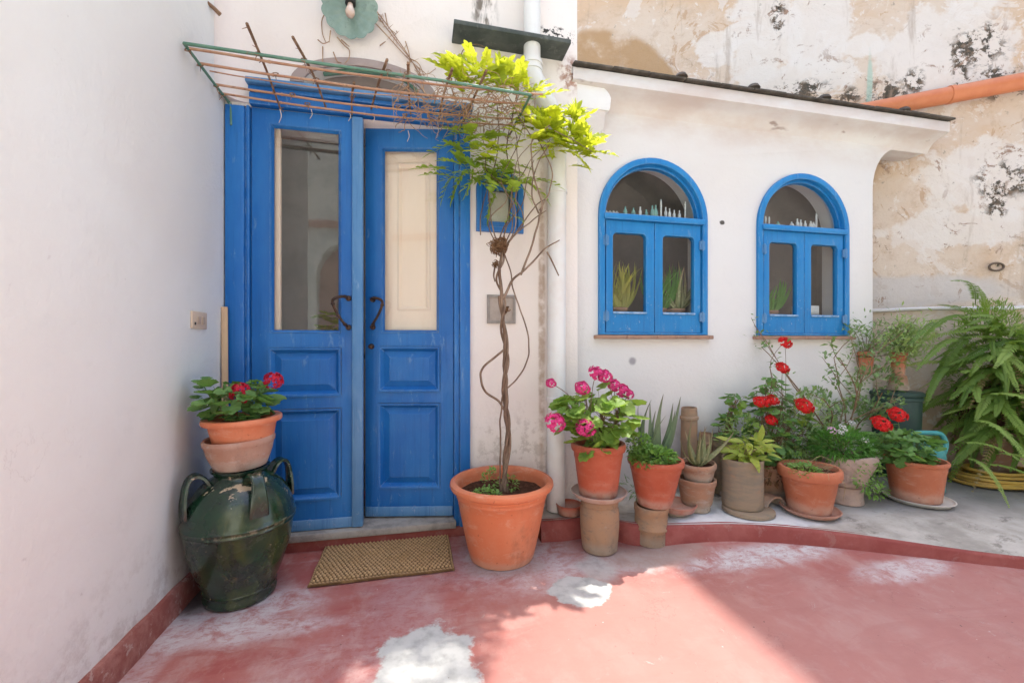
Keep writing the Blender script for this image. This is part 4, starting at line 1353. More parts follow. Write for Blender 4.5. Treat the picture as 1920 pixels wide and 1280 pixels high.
def lance(bm, base, direction, normal, length, width, fold=0.15, droop=0.1, n=4):
    """one pointed leaflet added to bm"""
    dd = Vector(direction).normalized()
    nn = Vector(normal)
    nn = (nn - dd * nn.dot(dd)).normalized()
    ss = dd.cross(nn)
    prev = None
    for i in range(n + 1):
        t = i / n
        w = width * math.sin(math.pi * min(1, (t * 0.92 + 0.06))) ** 0.8 * 0.5 * (1.15 - 0.3 * t)
        c = Vector(base) + dd * length * t - nn * droop * length * t * t
        if i == n:
            row = [bm.verts.new(c)]
        else:
            row = [bm.verts.new(c + ss * w + nn * w * fold), bm.verts.new(c), bm.verts.new(c - ss * w + nn * w * fold)]
        if prev:
            if len(row) == 3:
                bm.faces.new((prev[0], prev[1], row[1], row[0]))
                bm.faces.new((prev[1], prev[2], row[2], row[1]))
            else:
                bm.faces.new((prev[0], prev[1], row[0]))
                bm.faces.new((prev[1], prev[2], row[0]))
        prev = row


def compound_leaf(mat, seed, pairs=5, lf=0.36, wf=0.14, droop=0.25, up=0.35):
    q = random.Random(seed)
    bm = bmesh.new()
    def axis(t):
        return Vector((0.04 * math.sin(t * 3 + seed), t, -droop * t * t))
    tube(bm, [axis(i / 6) for i in range(7)], 0.010, 0.005, 4)
    for k in range(pairs):
        t = 0.22 + 0.70 * k / (pairs - 1)
        for s in (-1, 1):
            L_ = lf * (1 - 0.25 * abs(k / (pairs - 1) - 0.4)) * q.uniform(0.85, 1.15)
            lance(bm, axis(t), (s * 0.9, 0.55 + 0.3 * t + q.uniform(-.15, .15), up * q.uniform(0.2, 1.2) - 0.2), (0, -0.2, 1), L_, wf * q.uniform(.85, 1.15), 0.25, q.uniform(.05, .35))
    lance(bm, axis(0.98), (0.05, 1, -droop), (0, 0, 1), lf * 1.1, wf, 0.25, 0.2)
    return mesh_of('compound_leaf', bm, mat)


def shoot_tip(mat, seed, n=9):
    """a bunch of upright pointed young leaves"""
    q = random.Random(seed)
    bm = bmesh.new()
    for k in range(n):
        a = 2 * math.pi * k / n + q.uniform(-.4, .4)
        e = q.uniform(0.25, 1.1)
        dd = Vector((math.cos(a) * math.sin(e), math.cos(e) * 1.0, math.sin(a) * math.sin(e)))
        lance(bm, (0, 0, 0), dd, Vector((math.cos(a), -0.6, math.sin(a))) * -1, q.uniform(0.7, 1.1), 0.30 * q.uniform(.8, 1.2), 0.3, q.uniform(.0, .25), 5)
    return mesh_of('shoot_tip', bm, mat)


def frond_mesh(mat, seed, pairs=34, wf=0.13, droop=0.5, lw_=0.0235):
    q = random.Random(seed)
    bm = bmesh.new()
    def axis(t):
        return Vector((0.05 * math.sin(2.5 * t + seed), t * (1 - 0.22 * droop * t), 0.30 * t - (0.30 + droop) * t * t))
    tube(bm, [axis(i / 10) for i in range(11)], 0.006, 0.002, 4)
    for k in range(pairs):
        t = 0.10 + 0.90 * k / (pairs - 1)
        w = wf * (math.sin(math.pi * (0.12 + 0.86 * t)) ** 0.55) * q.uniform(.85, 1.12)
        tg = (axis(min(1, t + .02)) - axis(t - .02)).normalized()
        side = tg.cross(Vector((0, 0, 1))).normalized()
        up = side.cross(tg)
        for s in (-1, 1):
            dd = side * s + tg * (0.35 + 0.5 * t) + up * q.uniform(-.35, .15)
            lance(bm, axis(t), dd, up, w, lw_, 0.15, 0.25, 2)
    return mesh_of('frond', bm, mat)


def blade_mesh(mat, seed, bend=0.25, width=0.13, n=9, thick=0.35):
    """thick pointed succulent leaf, unit length along y"""
    q = random.Random(seed)
    bm = bmesh.new()
    prev = None
    for i in range(n + 1):
        t = i / n
        w = width * (1 - t) ** 0.75 * (0.8 + 0.4 * math.sin(math.pi * min(1, t * 1.3 + .1))) * 0.5 + 0.002
        c = Vector((0.03 * math.sin(3 * t + seed), t * (1 - 0.15 * bend * t), bend * t * t))
        row = [bm.verts.new(c + Vector((w * x, 0, w * z))) for x, z in ((-1, 0.25 + 0.3 * thick), (-0.55, -thick * 0.6), (0, -thick), (0.55, -thick * 0.6), (1, 0.25 + 0.3 * thick), (0.45, 0.12), (0, 0.02), (-0.45, 0.12))]
        if prev:
            for k in range(8):
                bm.faces.new((prev[k], prev[(k + 1) % 8], row[(k + 1) % 8], row[k]))
        prev = row
    bm.faces.new(list(reversed(prev)))
    return mesh_of('blade', bm, mat)


def flower_mesh(mat, seed, n=46, flat=0.62):
    """geranium head: many small five-lobed florets on a dome; unit radius"""
    q = random.Random(seed)
    bm = bmesh.new()
    for k in range(n):
        z = 1 - 1.55 * (k + 0.5) / n
        a = k * 2.39996 + q.uniform(-.3, .3)
        r = math.sqrt(max(0, 1 - z * z))
        nn = Vector((r * math.cos(a), r * math.sin(a), z))
        c = Vector((nn.x, nn.y, nn.z * flat)) * q.uniform(0.80, 1.02)
        u = nn.orthogonal().normalized()
        v = nn.cross(u)
        sz = q.uniform(0.24, 0.34)
        c0 = bm.verts.new(c - nn * 0.06)
        m_ = 5
        ph = q.uniform(0, 6)
        ring = []
        for i in range(m_ * 2):
            aa = ph + 2 * math.pi * i / (m_ * 2)
            rr = sz * (1.0 if i % 2 == 0 else 0.62)
            ring.append(bm.verts.new(c + (u * math.cos(aa) + v * math.sin(aa)) * rr + nn * q.uniform(-.02, .07)))
        for i in range(m_ * 2):
            bm.faces.new((c0, ring[i], ring[(i + 1) % (m_ * 2)]))
    return mesh_of('flower_head', bm, mat, False)


def orient(pos, tip, normal, scale, sx=1.0):
    y = Vector(tip).normalized()
    n_ = Vector(normal)
    n_ = n_ - y * n_.dot(y)
    if n_.length < 1e-4:
        n_ = y.orthogonal()
    n_.normalize()
    x = y.cross(n_)
    m = Matrix((x, y, n_)).transposed().to_4x4()
    return Matrix.Translation(pos) @ m @ Matrix.Diagonal((scale * sx, scale, scale, 1))


def put(parent, mesh, mtx, name='leaf'):
    o = bpy.data.objects.new(name, mesh)
    o.parent = parent
    o.matrix_basis = mtx
    COL.objects.link(o)
    return o


GER = [round_leaf('geranium_leaf', i, 6 + i % 3, 0.2 + 0.15 * (i % 3)) for i in range(5)]
GERL = [round_leaf('geranium_light', i + 9, 6 + i % 3, 0.2 + 0.15 * (i % 3)) for i in range(5)]
FL = {k: [flower_mesh(k2, i) for i in range(2)] for k, k2 in (('pink', 'petal_pink'), ('red', 'petal_red'), ('crimson', 'petal_crimson'))}
FLW = [flower_mesh('petal_white', 5, 16), flower_mesh('petal_lilac', 6, 18)]


def bush(root, origin, centre, radii, n, meshes, size, seed, stem_mat='stem_green', flowers=(), low=0.0, stem_r=0.004, spread=0.05, dens=1.0):
    """leafy plant: stems rising from the soil, a stalk to every leaf, flower heads on long stalks (root axes)"""
    q = random.Random(seed)
    bm = bmesh.new()
    origin, centre = Vector(origin), Vector(centre)
    mains = []
    for k in range(max(3, n // 14)):
        a = q.uniform(0, 2 * math.pi)
        e = centre + Vector((radii[0] * math.cos(a), radii[1] * math.sin(a), radii[2] * q.uniform(-.5, .6))) * q.uniform(0.2, 0.75)
        o_ = origin + Vector((q.uniform(-1, 1), q.uniform(-1, 1), 0)) * spread * 0.6
        m1 = o_.lerp(e, 0.5) + Vector((q.uniform(-1, 1), q.uniform(-1, 1), 0.4)) * 0.02
        pts = spline([o_, m1, e], 5)
        mains.append(pts)
        tube(bm, pts, stem_r * 1.2, stem_r * 0.7, 5)
    for k in range(n):
        while True:
            v = Vector((q.uniform(-1, 1), q.uniform(-1, 1), q.uniform(-1, 1)))
            if 0.25 < v.length < 1:
                break
        v = v.normalized() * (v.length ** 0.55)
        p = centre + Vector((v.x * radii[0], v.y * radii[1], v.z * radii[2]))
        if p.z < origin.z + low:
            p.z = origin.z + low + q.uniform(0, 0.03)
        outw = Vector((v.x, v.y, 0))
        tip = outw * 0.9 + Vector((q.uniform(-.5, .5), q.uniform(-.5, .5), q.uniform(-.55, .25)))
        nr = outw * 0.55 + Vector((q.uniform(-.35, .35), q.uniform(-.35, .35), 0.95))
        sc = size * q.uniform(0.6, 1.2)
        put(root, q.choice(meshes), orient(p, tip, nr, sc))
        ms = min(mains, key=lambda w: (w[-1] - p).length + q.uniform(0, .03))
        b = ms[q.randrange(len(ms) // 2, len(ms))]
        mid = b.lerp(p, 0.55) + Vector((0, 0, 0.008))
        tube(bm, spline([b, mid, p], 3), 0.0017, 0.0011, 3, False)
    for (fp, fr, fm) in flowers:
        fp = Vector(fp)
        ms = min(mains, key=lambda w: (w[-1] - fp).length)
        b = ms[len(ms) * 2 // 3]
        mid = b.lerp(fp, 0.6) + Vector((q.uniform(-.01, .01), 0, 0.02))
        tube(bm, spline([b, mid, fp], 5), 0.0026, 0.0018, 4, False)
        ax = Vector((q.uniform(-.3, .3), -0.75, 0.8)).normalized()
        yy = ax.orthogonal()
        put(root, q.choice(fm), orient(fp, yy, ax, fr), 'flower')
    return obj('stems', bm, stem_mat, root, smooth=180)


def cover(n, sampler, size, seed, shape=0.5, droop=0.3):
    """many small separate leaves as one mesh"""
    q = random.Random(seed)
    bm = bmesh.new()
    for k in range(n):
        p, out = sampler(q)
        tip = Vector(out) + Vector((q.uniform(-.6, .6), q.uniform(-.6, .6), q.uniform(-.4, .6)))
        nn = Vector((q.uniform(-.6, .6), q.uniform(-.6, .6), 1))
        s = size * q.uniform(0.6, 1.3)
        lance(bm, p, tip, nn, s, s * shape, 0.2, droop * q.uniform(0, 1), 2)
    return bm


def blob(c, r):
    c = Vector(c)
    def f(q):
        while True:
            v = Vector((q.uniform(-1, 1), q.uniform(-1, 1), q.uniform(-1, 1)))
            if v.length < 1:
                break
        v = v.normalized() * v.length ** 0.4
        return c + Vector((v.x * r[0], v.y * r[1], v.z * r[2])), v
    return f


# ------------------------------------------------------------------ the green glazed jar and what stands on it
jar = thing('glazed_jar', 'big dark green glazed clay jar with four strap handles beside the door', 'jar', (-0.742, -0.385, 0))
JS = 1.055
prof = [(0.116, 0.0), (0.126, 0.006), (0.129, 0.022), (0.123, 0.034), (0.126, 0.046), (0.130, 0.052), (0.127, 0.060), (0.148, 0.11), (0.167, 0.17), (0.180, 0.22), (0.188, 0.27), (0.191, 0.30), (0.192, 0.312), (0.199, 0.318), (0.196, 0.325), (0.197, 0.332), (0.201, 0.338), (0.197, 0.345), (0.194, 0.36), (0.186, 0.395), (0.170, 0.435), (0.148, 0.470), (0.122, 0.497), (0.102, 0.512), (0.096, 0.522), (0.100, 0.532), (0.110, 0.540), (0.110, 0.548), (0.098, 0.548), (0.088, 0.535), (0.088, 0.50)]
prof = [(r * (JS if z < 0.5 else 1.0), z) for r, z in prof]
obj('body', lathe(prof, 72, 0.010, 3), 'jar', jar, smooth=55)
for a in (-52, -143, 38, 128):
    pts = spline([Vector((r, 0, z)) for r, z in ((0.120, 0.500), (0.136, 0.528), (0.158, 0.543), (0.179, 0.535), (0.192, 0.508), (0.198, 0.470), (0.201, 0.430), (0.200, 0.382))], 5)
    bm = bmesh.new()
    prev = None
    for i, p in enumerate(pts):
        t = (pts[min(i + 1, len(pts) - 1)] - pts[max(i - 1, 0)]).normalized()
        nn = Vector((0, 1, 0)).cross(t)
        hw = 0.030 + 0.006 * math.cos(i / len(pts) * 6.28)
        row = []
        for (w, h_) in ((-1, -0.5), (-1, 0.5), (-0.72, 0.95), (-0.35, 0.55), (0, 0.85), (0.35, 0.55), (0.72, 0.95), (1, 0.5), (1, -0.5), (0, -0.8)):
            row.append(bm.verts.new(p + Vector((0, hw * w, 0)) - nn * h_ * 0.0095))
        if prev:
            for k in range(10):
                bm.faces.new((prev[k], prev[(k + 1) % 10], row[(k + 1) % 10], row[k]))
        prev = row
    o = obj('handle', bm, 'jar', jar, smooth=60)
    o.rotation_euler = (0, 0, R(a))

lo = thing('clay_pot', 'weathered empty clay pot on the neck of the glazed jar', 'pot', (-0.742, -0.385, 0.5485))
obj('body', lathe([(0.092, 0.0), (0.098, 0.004), (0.112, 0.04), (0.120, 0.062), (0.121, 0.066), (0.128, 0.098), (0.133, 0.104), (0.135, 0.120), (0.130, 0.128), (0.122, 0.126), (0.118, 0.10), (0.09, 0.012), (0.0005, 0.012)], 48, 0.012, 2), 'terracotta_pale', lo, smooth=45)
lo.rotation_euler = (R(1.5), R(-2), 0)

g1 = thing('potted_geranium', 'geranium with two crimson flower heads in the pot stacked on the glazed jar', 'potted plant', (-0.730, -0.385, 0.612), 'potted geraniums')
g1.rotation_euler = (R(1), R(-1.5), 0)
obj('pot', lathe(pot_profile(0.104, 0.150, 0.150, 0.026, 0.022, 0.007, False), 56), 'terracotta_bright', g1, smooth=45)
soil_disc(g1, 0.122, 0.125)
bush(g1, (-.01, 0, 0.125), (-0.015, -0.01, 0.215), (0.128, 0.12, 0.095), 78, GER, 0.070, 11, flowers=[((0.128, -0.01, 0.30), 0.040, FL['crimson']), ((0.012, -0.055, 0.262), 0.042, FL['crimson']), ((0.022, -0.06, 0.235), 0.026, FL['crimson'])], low=0.02)
for (x, y, z) in ((-.135, -.02, .30), (-.14, 0, .275), (-.15, -.01, .235), (-.115, .01, .31)):
    put(g1, GER[1], orient(Vector((x, y, z)), (-.6, -.3, .1), (-.2, -.3, .9), .05))
bm = bmesh.new()
tube(bm, spline([(-.05, 0, .14), (-.11, 0, .22), (-.15, 0, .30)], 5), 0.003, 0.002, 5)
obj('side_stem', bm, 'stem_green', g1, smooth=180)

# ------------------------------------------------------------------ door mat
mat = thing('door_mat', 'coarse woven jute door mat in front of the blue door', 'mat', (-0.155, -0.205, 0.0035))
mat.rotation_euler = (0, 0, R(0.4))
bm = bmesh.new()
MW, MH, nx, ny = 0.645, 0.385, 272, 168
cols, rows_ = 34, 21
gr = []
for i in range(nx + 1):
    r_ = []
    for j in range(ny + 1):
        u, v = i / nx, j / ny
        x, y = (u - 0.5) * MW, (v - 0.5) * MH
        cu_, rv = u * cols, v * rows_
        row = math.floor(rv)
        ph = 0.5 * (row % 2)
        strand = abs(math.sin(math.pi * (cu_ + ph) )) ** 0.6
        across = abs(math.sin(math.pi * rv)) ** 0.6
        h = 0.004 + 0.013 * strand * across + 0.003 * mnoise.noise(Vector((x * 60, y * 60, 0)))
        e = min(u * MW, (1 - u) * MW, v * MH, (1 - v) * MH)
        if e < 0.016:
            h = 0.004 + 0.010 * math.sin(math.pi * e / 0.016) ** 0.7 * (0.75 + 0.25 * math.sin((x + y) * 380))
        if e < 1e-6:
            h = 0.0
        x += 0.004 * mnoise.noise(Vector((v * 4, 1, u * 3)))
        y += 0.006 * mnoise.noise(Vector((u * 3, 2, v * 2)))
        r_.append(bm.verts.new((x, y, h)))
    gr.append(r_)
for i in range(nx):
    for j in range(ny):
        bm.faces.new((gr[i][j], gr[i + 1][j], gr[i + 1][j + 1], gr[i][j + 1]))
obj('woven_top', bm, 'weave', mat, smooth=180)

# ------------------------------------------------------------------ big pot with the vine
vine = thing('potted_vine', 'large terracotta pot with a twisted vine climbing to the trellis', 'potted plant', (0.415, -0.29, 0.0))
V0 = Vector((0.415, -0.29, 0.0))
bp = [(0.150, 0.0), (0.160, 0.004), (0.163, 0.012)]
for i in range(1, 8):
    t = i / 7
    bp.append((0.163 + 0.062 * t ** 0.9, 0.012 + 0.295 * t))
bp += [(0.229, 0.311), (0.228, 0.322), (0.231, 0.326), (0.231, 0.338), (0.240, 0.346), (0.256, 0.352), (0.262, 0.364), (0.260, 0.378), (0.250, 0.386), (0.236, 0.386), (0.226, 0.376), (0.222, 0.35), (0.219, 0.30), (0.15, 0.02)]
obj('pot', lathe(bp, 72), 'terracotta_bright', vine, smooth=40)
soil_disc(vine, 0.222, 0.318)
def vp(u, v, Y):
    return at(u, v, Y) - V0
def stem(paths, r0, r1, name='stem', mat_='bark', sides=7, wig=0.006, seed=0):
    bm = bmesh.new()
    for p in paths:
        q = spline(p, 7)
        q = [c + Vector((mnoise.noise(c * 14 + Vector((seed, 0, 0))), mnoise.noise(c * 14 + Vector((0, seed, 5))), 0)) * wig for c in q]
        tube(bm, q, r0, r1, sides)
    return obj(name, bm, mat_, vine, smooth=180)
base = Vector((0.010, 0.0, 0.31))
main = [base, vp(951, 850, -.285), vp(949, 780, -.285), vp(948, 720, -.28), vp(947, 660, -.28), vp(944, 600, -.28), vp(940, 550, -.28), vp(936, 510, -.275), vp(942, 470, -.265)]
stem([main], 0.0125, 0.008, 'trunk', wig=0.010, seed=1)
tw_ = spline(main, 10)
tw2 = []
for i, p in enumerate(tw_):
    a = i * 0.33
    tw2.append(p + Vector((math.cos(a), math.sin(a), 0)) * (0.016 if p.z > 0.45 else 0.020))
bm = tube(bmesh.new(), tw2, 0.0075, 0.005, 7)
obj('twining_stem', bm, 'bark', vine, smooth=180)
tw3 = [p + Vector((math.cos(i * 0.22 + 3), math.sin(i * 0.22 + 3), 0)) * 0.015 for i, p in enumerate(tw_[:60])]
obj('twining_stem', tube(bmesh.new(), tw3, 0.0075, 0.005, 7), 'bark', vine, smooth=180)
stem([[vp(949, 652, -.28), vp(930, 668, -.285), vp(905, 690, -.29), vp(900, 708, -.29), vp(912, 735, -.29), vp(935, 752, -.285), vp(947, 770, -.285)]], 0.0058, 0.006, seed=2)
stem([[base + Vector((-0.02, 0, 0)), vp(938, 850, -.28), vp(939, 780, -.28), vp(945, 735, -.28), vp(970, 710, -.27), (vp(990, 670, -.27)), vp(990, 630, -.27), vp(975, 580, -.27), vp(962, 540, -.27), vp(955, 500, -.27), vp(940, 465, -.26)]], 0.0045, 0.0035, seed=3)
stem([[vp(943, 560, -.28), vp(962, 525, -.27), vp(985, 505, -.26), vp(1020, 468, -.25), vp(1048, 450, -.25)]], 0.0075, 0.003, seed=4)
stem([[vp(975, 515, -.265), vp(996, 465, -.26), vp(1010, 410, -.26), vp(1016, 380, -.26), vp(1004, 345, -.26), vp(996, 300, -.27), vp(1000, 260, -.29), vp(1030, 235, -.32)]], 0.0062, 0.003, seed=5)
stem([[vp(1012, 395, -.26), vp(1030, 360, -.25), vp(1036, 325, -.25), vp(1022, 290, -.27), vp(1010, 262, -.3)], [vp(1010, 400, -.26), vp(1000, 372, -.25), vp(998, 340, -.25), vp(1012, 300, -.26), vp(1030, 270, -.3)]], 0.0045, 0.0025, seed=6)
stem([[vp(940, 470, -.26), vp(965, 440, -.25), vp(1000, 412, -.25), vp(1025, 395, -.25)], [vp(950, 460, -.25), vp(975, 425, -.24), vp(1005, 385, -.24), vp(1026, 372, -.24)]], 0.0045, 0.0025, seed=7)
stem([[vp(938, 480, -.26), vp(928, 440, -.2), vp(920, 400, -.15), vp(918, 350, -.12), vp(930, 300, -.14), vp(935, 240, -.2), vp(930, 180, -.3)], [vp(935, 450, -.22), vp(955, 400, -.16), vp(960, 340, -.14), vp(950, 280, -.15), vp(960, 220, -.2), vp(975, 170, -.3)], [vp(900, 440, -.12), vp(902, 400, -.1), vp(915, 350, -.1)]], 0.0040, 0.0022, seed=8)
stem([[vp(1025, 472, -.24), vp(1035, 490, -.24), vp(1048, 517, -.24)], [vp(930, 492, -.25), vp(926, 515, -.26), vp(928, 528, -.26)]], 0.005, 0.0035, 'dead_twig', wig=0.002, seed=9)
stem([[vp(865, 120, -.2), vp(868, 95, -.2), vp(890, 84, -.2), vp(915, 92, -.2)], [vp(1000, 262, -.3), vp(975, 225, -.3), vp(960, 190, -.32), vp(940, 165, -.33)], [vp(1040, 245, -.32), vp(1075, 262, -.32), vp(1110, 285, -.3)]], 0.0028, 0.0016, seed=10)
q = random.Random(44)
for (u, v) in ((1010, 250), (985, 215), (1030, 262), (950, 200), (930, 260), (1000, 300)):
    p0_ = vp(942 + q.uniform(-8, 14), 470, -.255)
    pts = [p0_]
    for t in (.25, .5, .75):
        b_ = vp(942 + (u - 942) * t + q.uniform(-26, 26), 470 + (v - 470) * t, -.25 + q.uniform(-.03, .05))
        pts.append(b_)
    pts.append(vp(u, v, -.26))
    stem([pts], 0.0036, 0.0018, 'stem', 'bark', 5, 0.010, q.uniform(1, 9))
# clumps of dry moss on the stem
bm = bmesh.new()
q = random.Random(3)
for (u, v, rr, n) in ((935, 462, .047, 150), (930, 495, .02, 30), (948, 582, .018, 26)):
    c0 = vp(u, v, -.26)
    for k in range(n):
        a = Vector((q.gauss(0, 1), q.gauss(0, 1), q.gauss(0, 1))).normalized() * rr * q.uniform(.5, 1)
        b = Vector((q.gauss(0, 1), q.gauss(0, 1), q.gauss(0, 1))).normalized() * rr * q.uniform(.6, 1.1)
        tube(bm, spline([c0 + a, c0 + (a + b) * 0.75, c0 + b], 3), 0.0028, 0.001, 4, False)
o = obj('moss_clump', bm, 'nest', vine); o['kind'] = 'stuff'
# dry tangle along the right half of the trellis
bm = bmesh.new()
for k in range(190):
    x = -0.10 + 0.62 * q.random() ** 0.7
    y = q.uniform(-0.40, -0.06)
    z = TZ + q.uniform(-0.05, 0.055) * (1 if x > 0.15 else 0.6)
    p = Vector((x, y, z))
    pts = [p]
    dd = Vector((q.uniform(-1, 1), q.uniform(-.5, .5), q.uniform(-.5, .5))).normalized()
    for i in range(6):
        dd = (dd + Vector((q.gauss(0, .5), q.gauss(0, .4), q.gauss(0, .4)))).normalized()
        p = p + dd * 0.03
        p = Vector((max(-0.12, min(0.56, p.x)), max(-0.46, min(-0.03, p.y)), max(TZ - 0.10, min(TZ + 0.09, p.z))))
        pts.append(p)
    tube(bm, [c - V0 for c in spline(pts, 3)], q.uniform(.0015, .0034), 0.001, 4, False)
o = obj('dry_tangle', bm, 'twig', vine); o['kind'] = 'stuff'
# leaves
VL = [compound_leaf('vine_leaf', i, 4 + i % 2, 0.42, 0.22) for i in range(4)]
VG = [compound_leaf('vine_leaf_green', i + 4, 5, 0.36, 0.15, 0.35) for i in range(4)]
ST = [shoot_tip('vine_leaf', i, 8 + i) for i in range(3)]
def leafs(meshes, pts, n, size, Y0, Y1, seed, up=0.3, out=(0, -0.4, 0), jit=18):
    q = random.Random(seed)
    for k in range(n):
        u, v = q.choice(pts)
        p = vp(u + q.gauss(0, jit), v + q.gauss(0, jit * 0.7), q.uniform(Y0, Y1))
        a = q.uniform(0, 2 * math.pi)
        tip = Vector((math.cos(a), 0.5 * math.sin(a), q.uniform(-.3, .5) + up)) + Vector(out)
        put(vine, q.choice(meshes), orient(p, tip, Vector((q.uniform(-.4, .4), -0.5, 1)), size * q.uniform(.7, 1.25)))
leafs(VL, [(885, 150), (905, 160), (930, 155), (950, 158), (965, 170), (890, 140), (980, 180), (870, 160)], 40, 0.11, -.36, -.20, 1, 0.5)
leafs(ST, [(930, 122), (942, 135), (880, 145), (965, 165), (955, 150), (895, 140)], 11, 0.07, -.34, -.2, 2, 1.2, jit=8)
leafs(VL, [(1000, 222), (1015, 240), (1035, 255), (1060, 265), (1080, 275), (1055, 245), (1095, 285), (1070, 290), (1000, 260)], 60, 0.105, -.25, -.17, 3, 0.1)
leafs(ST, [(1008, 220), (1030, 240), (1070, 222), (1075, 240), (1045, 265), (1095, 262), (1080, 270), (1098, 285), (1005, 205), (1075, 215)], 26, 0.075, -.26, -.18, 4, 0.9, jit=8)
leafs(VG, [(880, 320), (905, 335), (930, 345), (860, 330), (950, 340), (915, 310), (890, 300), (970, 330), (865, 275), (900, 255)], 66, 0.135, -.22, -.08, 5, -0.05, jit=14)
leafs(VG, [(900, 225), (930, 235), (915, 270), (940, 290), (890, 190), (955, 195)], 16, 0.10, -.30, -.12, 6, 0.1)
leafs(VL, [(920, 285), (945, 288), (905, 290), (960, 284)], 10, 0.085, -.30, -.22, 7, 0.2, jit=8)
leafs(VL, [(975, 235), (985, 260), (960, 215), (1000, 285)], 14, 0.085, -.30, -.18, 11, 0.2, jit=14)
leafs(VG, [(955, 395), (970, 405)], 3, 0.06, -.2, -.15, 8, 0, jit=5)
# herbs on the soil
def herb_sampler(c, r):
    return blob(c, r)
bm = cover(420, blob((-0.10, -0.09, 0.335), (0.075, 0.06, 0.03)), 0.016, 4, 0.6)
merge(bm, cover(120, blob((-0.05, 0.05, 0.37), (0.04, 0.04, 0.06)), 0.018, 5, 0.6))
merge(bm, cover(120, blob((0.05, 0.03, 0.35), (0.04, 0.04, 0.04)), 0.018, 6, 0.6))
o = obj('herbs', bm, 'mint_leaf', vine); o['kind'] = 'stuff'

# ------------------------------------------------------------------ the row of pots
def barrel(loc, prof, mat_, label, name, cat, group=None, rot=(0, 0, 0), wob=0.012):
    o = thing(name, label, cat, loc, group)
    o.rotation_euler = tuple(R(a) for a in rot)
    obj('body', lathe(prof, 40, wob, loc[0]), mat_, o, smooth=50)
    return o

pa = barrel((0.928, -0.335, 0.002), [(0.084, 0), (0.090, 0.006), (0.096, 0.065), (0.100, 0.13), (0.101, 0.19), (0.098, 0.22), (0.092, 0.230), (0.096, 0.238), (0.098, 0.268), (0.091, 0.272), (0.080, 0.270), (0.078, 0.2)], 'clay_tube', 'barrel shaped clay stand under the pink geranium', 'clay_stand', 'stand', 'clay stands under pots')
bm = bmesh.new()
pb = barrel((1.228, -0.325, 0.002), [(0.080, 0), (0.083, 0.004), (0.084, 0.075), (0.090, 0.080), (0.090, 0.090), (0.085, 0.095), (0.086, 0.165), (0.089, 0.170), (0.090, 0.196), (0.084, 0.200), (0.074, 0.196), (0.070, 0.16)], 'clay_tube', 'ringed clay pipe stand with a chipped foot under the aloe pot', 'clay_stand', 'stand', 'clay stands under pots', (0, 1.6, 20), 0.02)
obj('chip', box_mesh(-0.012, 0.010, -0.083, -0.072, 0.02, 0.06, bev=0.004), 'black', pb)

saucer((0.925, -0.335, 0.275), 0.146, 0.030, 'terracotta_pale', 'wide clay saucer under the pink geranium pot')
saucer((0.835, -0.13, 0.114), 0.075, 0.055, 'terracotta_red', 'small red saucer at the foot of the white downpipe', 'small_saucer')
saucer((1.43, -0.255, 0.135), 0.112, 0.036, 'terracotta_red', 'empty red clay saucer between the aloe pot and the stacked pots')
tag(obj('clay_disc', lathe([(0.06, 0), (0.065, 0.004), (0.062, 0.022), (0.0005, 0.0225)], 24, 0.02, 2), 'terracotta_old', loc=(1.43, -0.25, 0.112), smooth=50), 'low clay disc beneath the empty red saucer', 'clay disc')

g2 = thing('potted_geranium', 'geranium with large pink flower heads in a pot on the barrel shaped clay stand', 'potted plant', (0.920, -0.335, 0.285), 'potted geraniums')
obj('pot', lathe(pot_profile(0.098, 0.141, 0.272, 0.040, 0.014, 0.008), 56), 'terracotta_red', g2, smooth=45)
soil_disc(g2, 0.118, 0.225)
G0 = Vector((0.920, -0.335, 0.285))
def rel(u, v, Y, o_):
    return at(u, v, Y) - o_
fl = [((rel(u, v, Y, G0)), r * 1.22, FL['pink']) for u, v, Y, r in ((1033, 718, -.28, .024), (1092, 727, -.38, .034), (1118, 699, -.34, .036), (1134, 705, -.34, .033), (1152, 722, -.33, .033), (1166, 731, -.33, .034), (1178, 738, -.33, .026), (1041, 791, -.46, .042), (1098, 801, -.47, .042))]
bush(g2, (0, 0, 0.225), (-0.005, 0.0, 0.42), (0.215, 0.14, 0.13), 125, GERL, 0.086, 21, 'stem_brown', fl, 0.02, 0.006)
bush(g2, (0, 0, 0.225), (-0.04, -0.09, 0.31), (0.12, 0.07, 0.08), 30, GERL, 0.078, 22, 'stem_green', (), 0.02, 0.003)

A0 = Vector((1.252, -0.325, 0.203))
al = thing('potted_aloe', 'aloe with tall pointed leaves above small green ground cover in a red pot', 'potted plant', A0)
al.rotation_euler = (0, R(1.5), 0)
obj('pot', lathe(pot_profile(0.090, 0.148, 0.250, 0.034, 0.012, 0.008), 56), 'terracotta_red', al, smooth=45)
soil_disc(al, 0.125, 0.215)
BL = [blade_mesh('aloe', i, 0.12 + 0.12 * (i % 3), 0.13) for i in range(4)]
q = random.Random(5)
for (dx, dy, tx_, ty_, L_) in ((-.05, .06, -.30, .0, .30), (-.03, .08, -.16, .1, .32), (.01, .08, -.05, .1, .30), (.04, .06, .05, 0, .345), (.06, .07, .45, .05, .30), (.05, .04, .34, -.05, .27), (.07, .08, .62, .1, .34), (-.06, .05, -.5, -.1, .24), (0, .05, -.22, -.15, .25), (.02, .09, .22, .2, .25), (-.02, .05, -.42, .12, .30)):
    put(al, BL[q.randrange(4)], orient(Vector((dx, dy, .215)), (tx_, ty_, 1), (-tx_ + .01, -ty_ - .3, .3), L_ * 1.12, 1.0))
bm = cover(900, blob((-0.035, -0.03, 0.26), (0.125, 0.10, 0.055)), 0.024, 14, 0.75, 0.2)
merge(bm, cover(260, blob((-0.10, 0.0, 0.32), (0.06, 0.08, 0.06)), 0.022, 15, 0.75, 0.2))
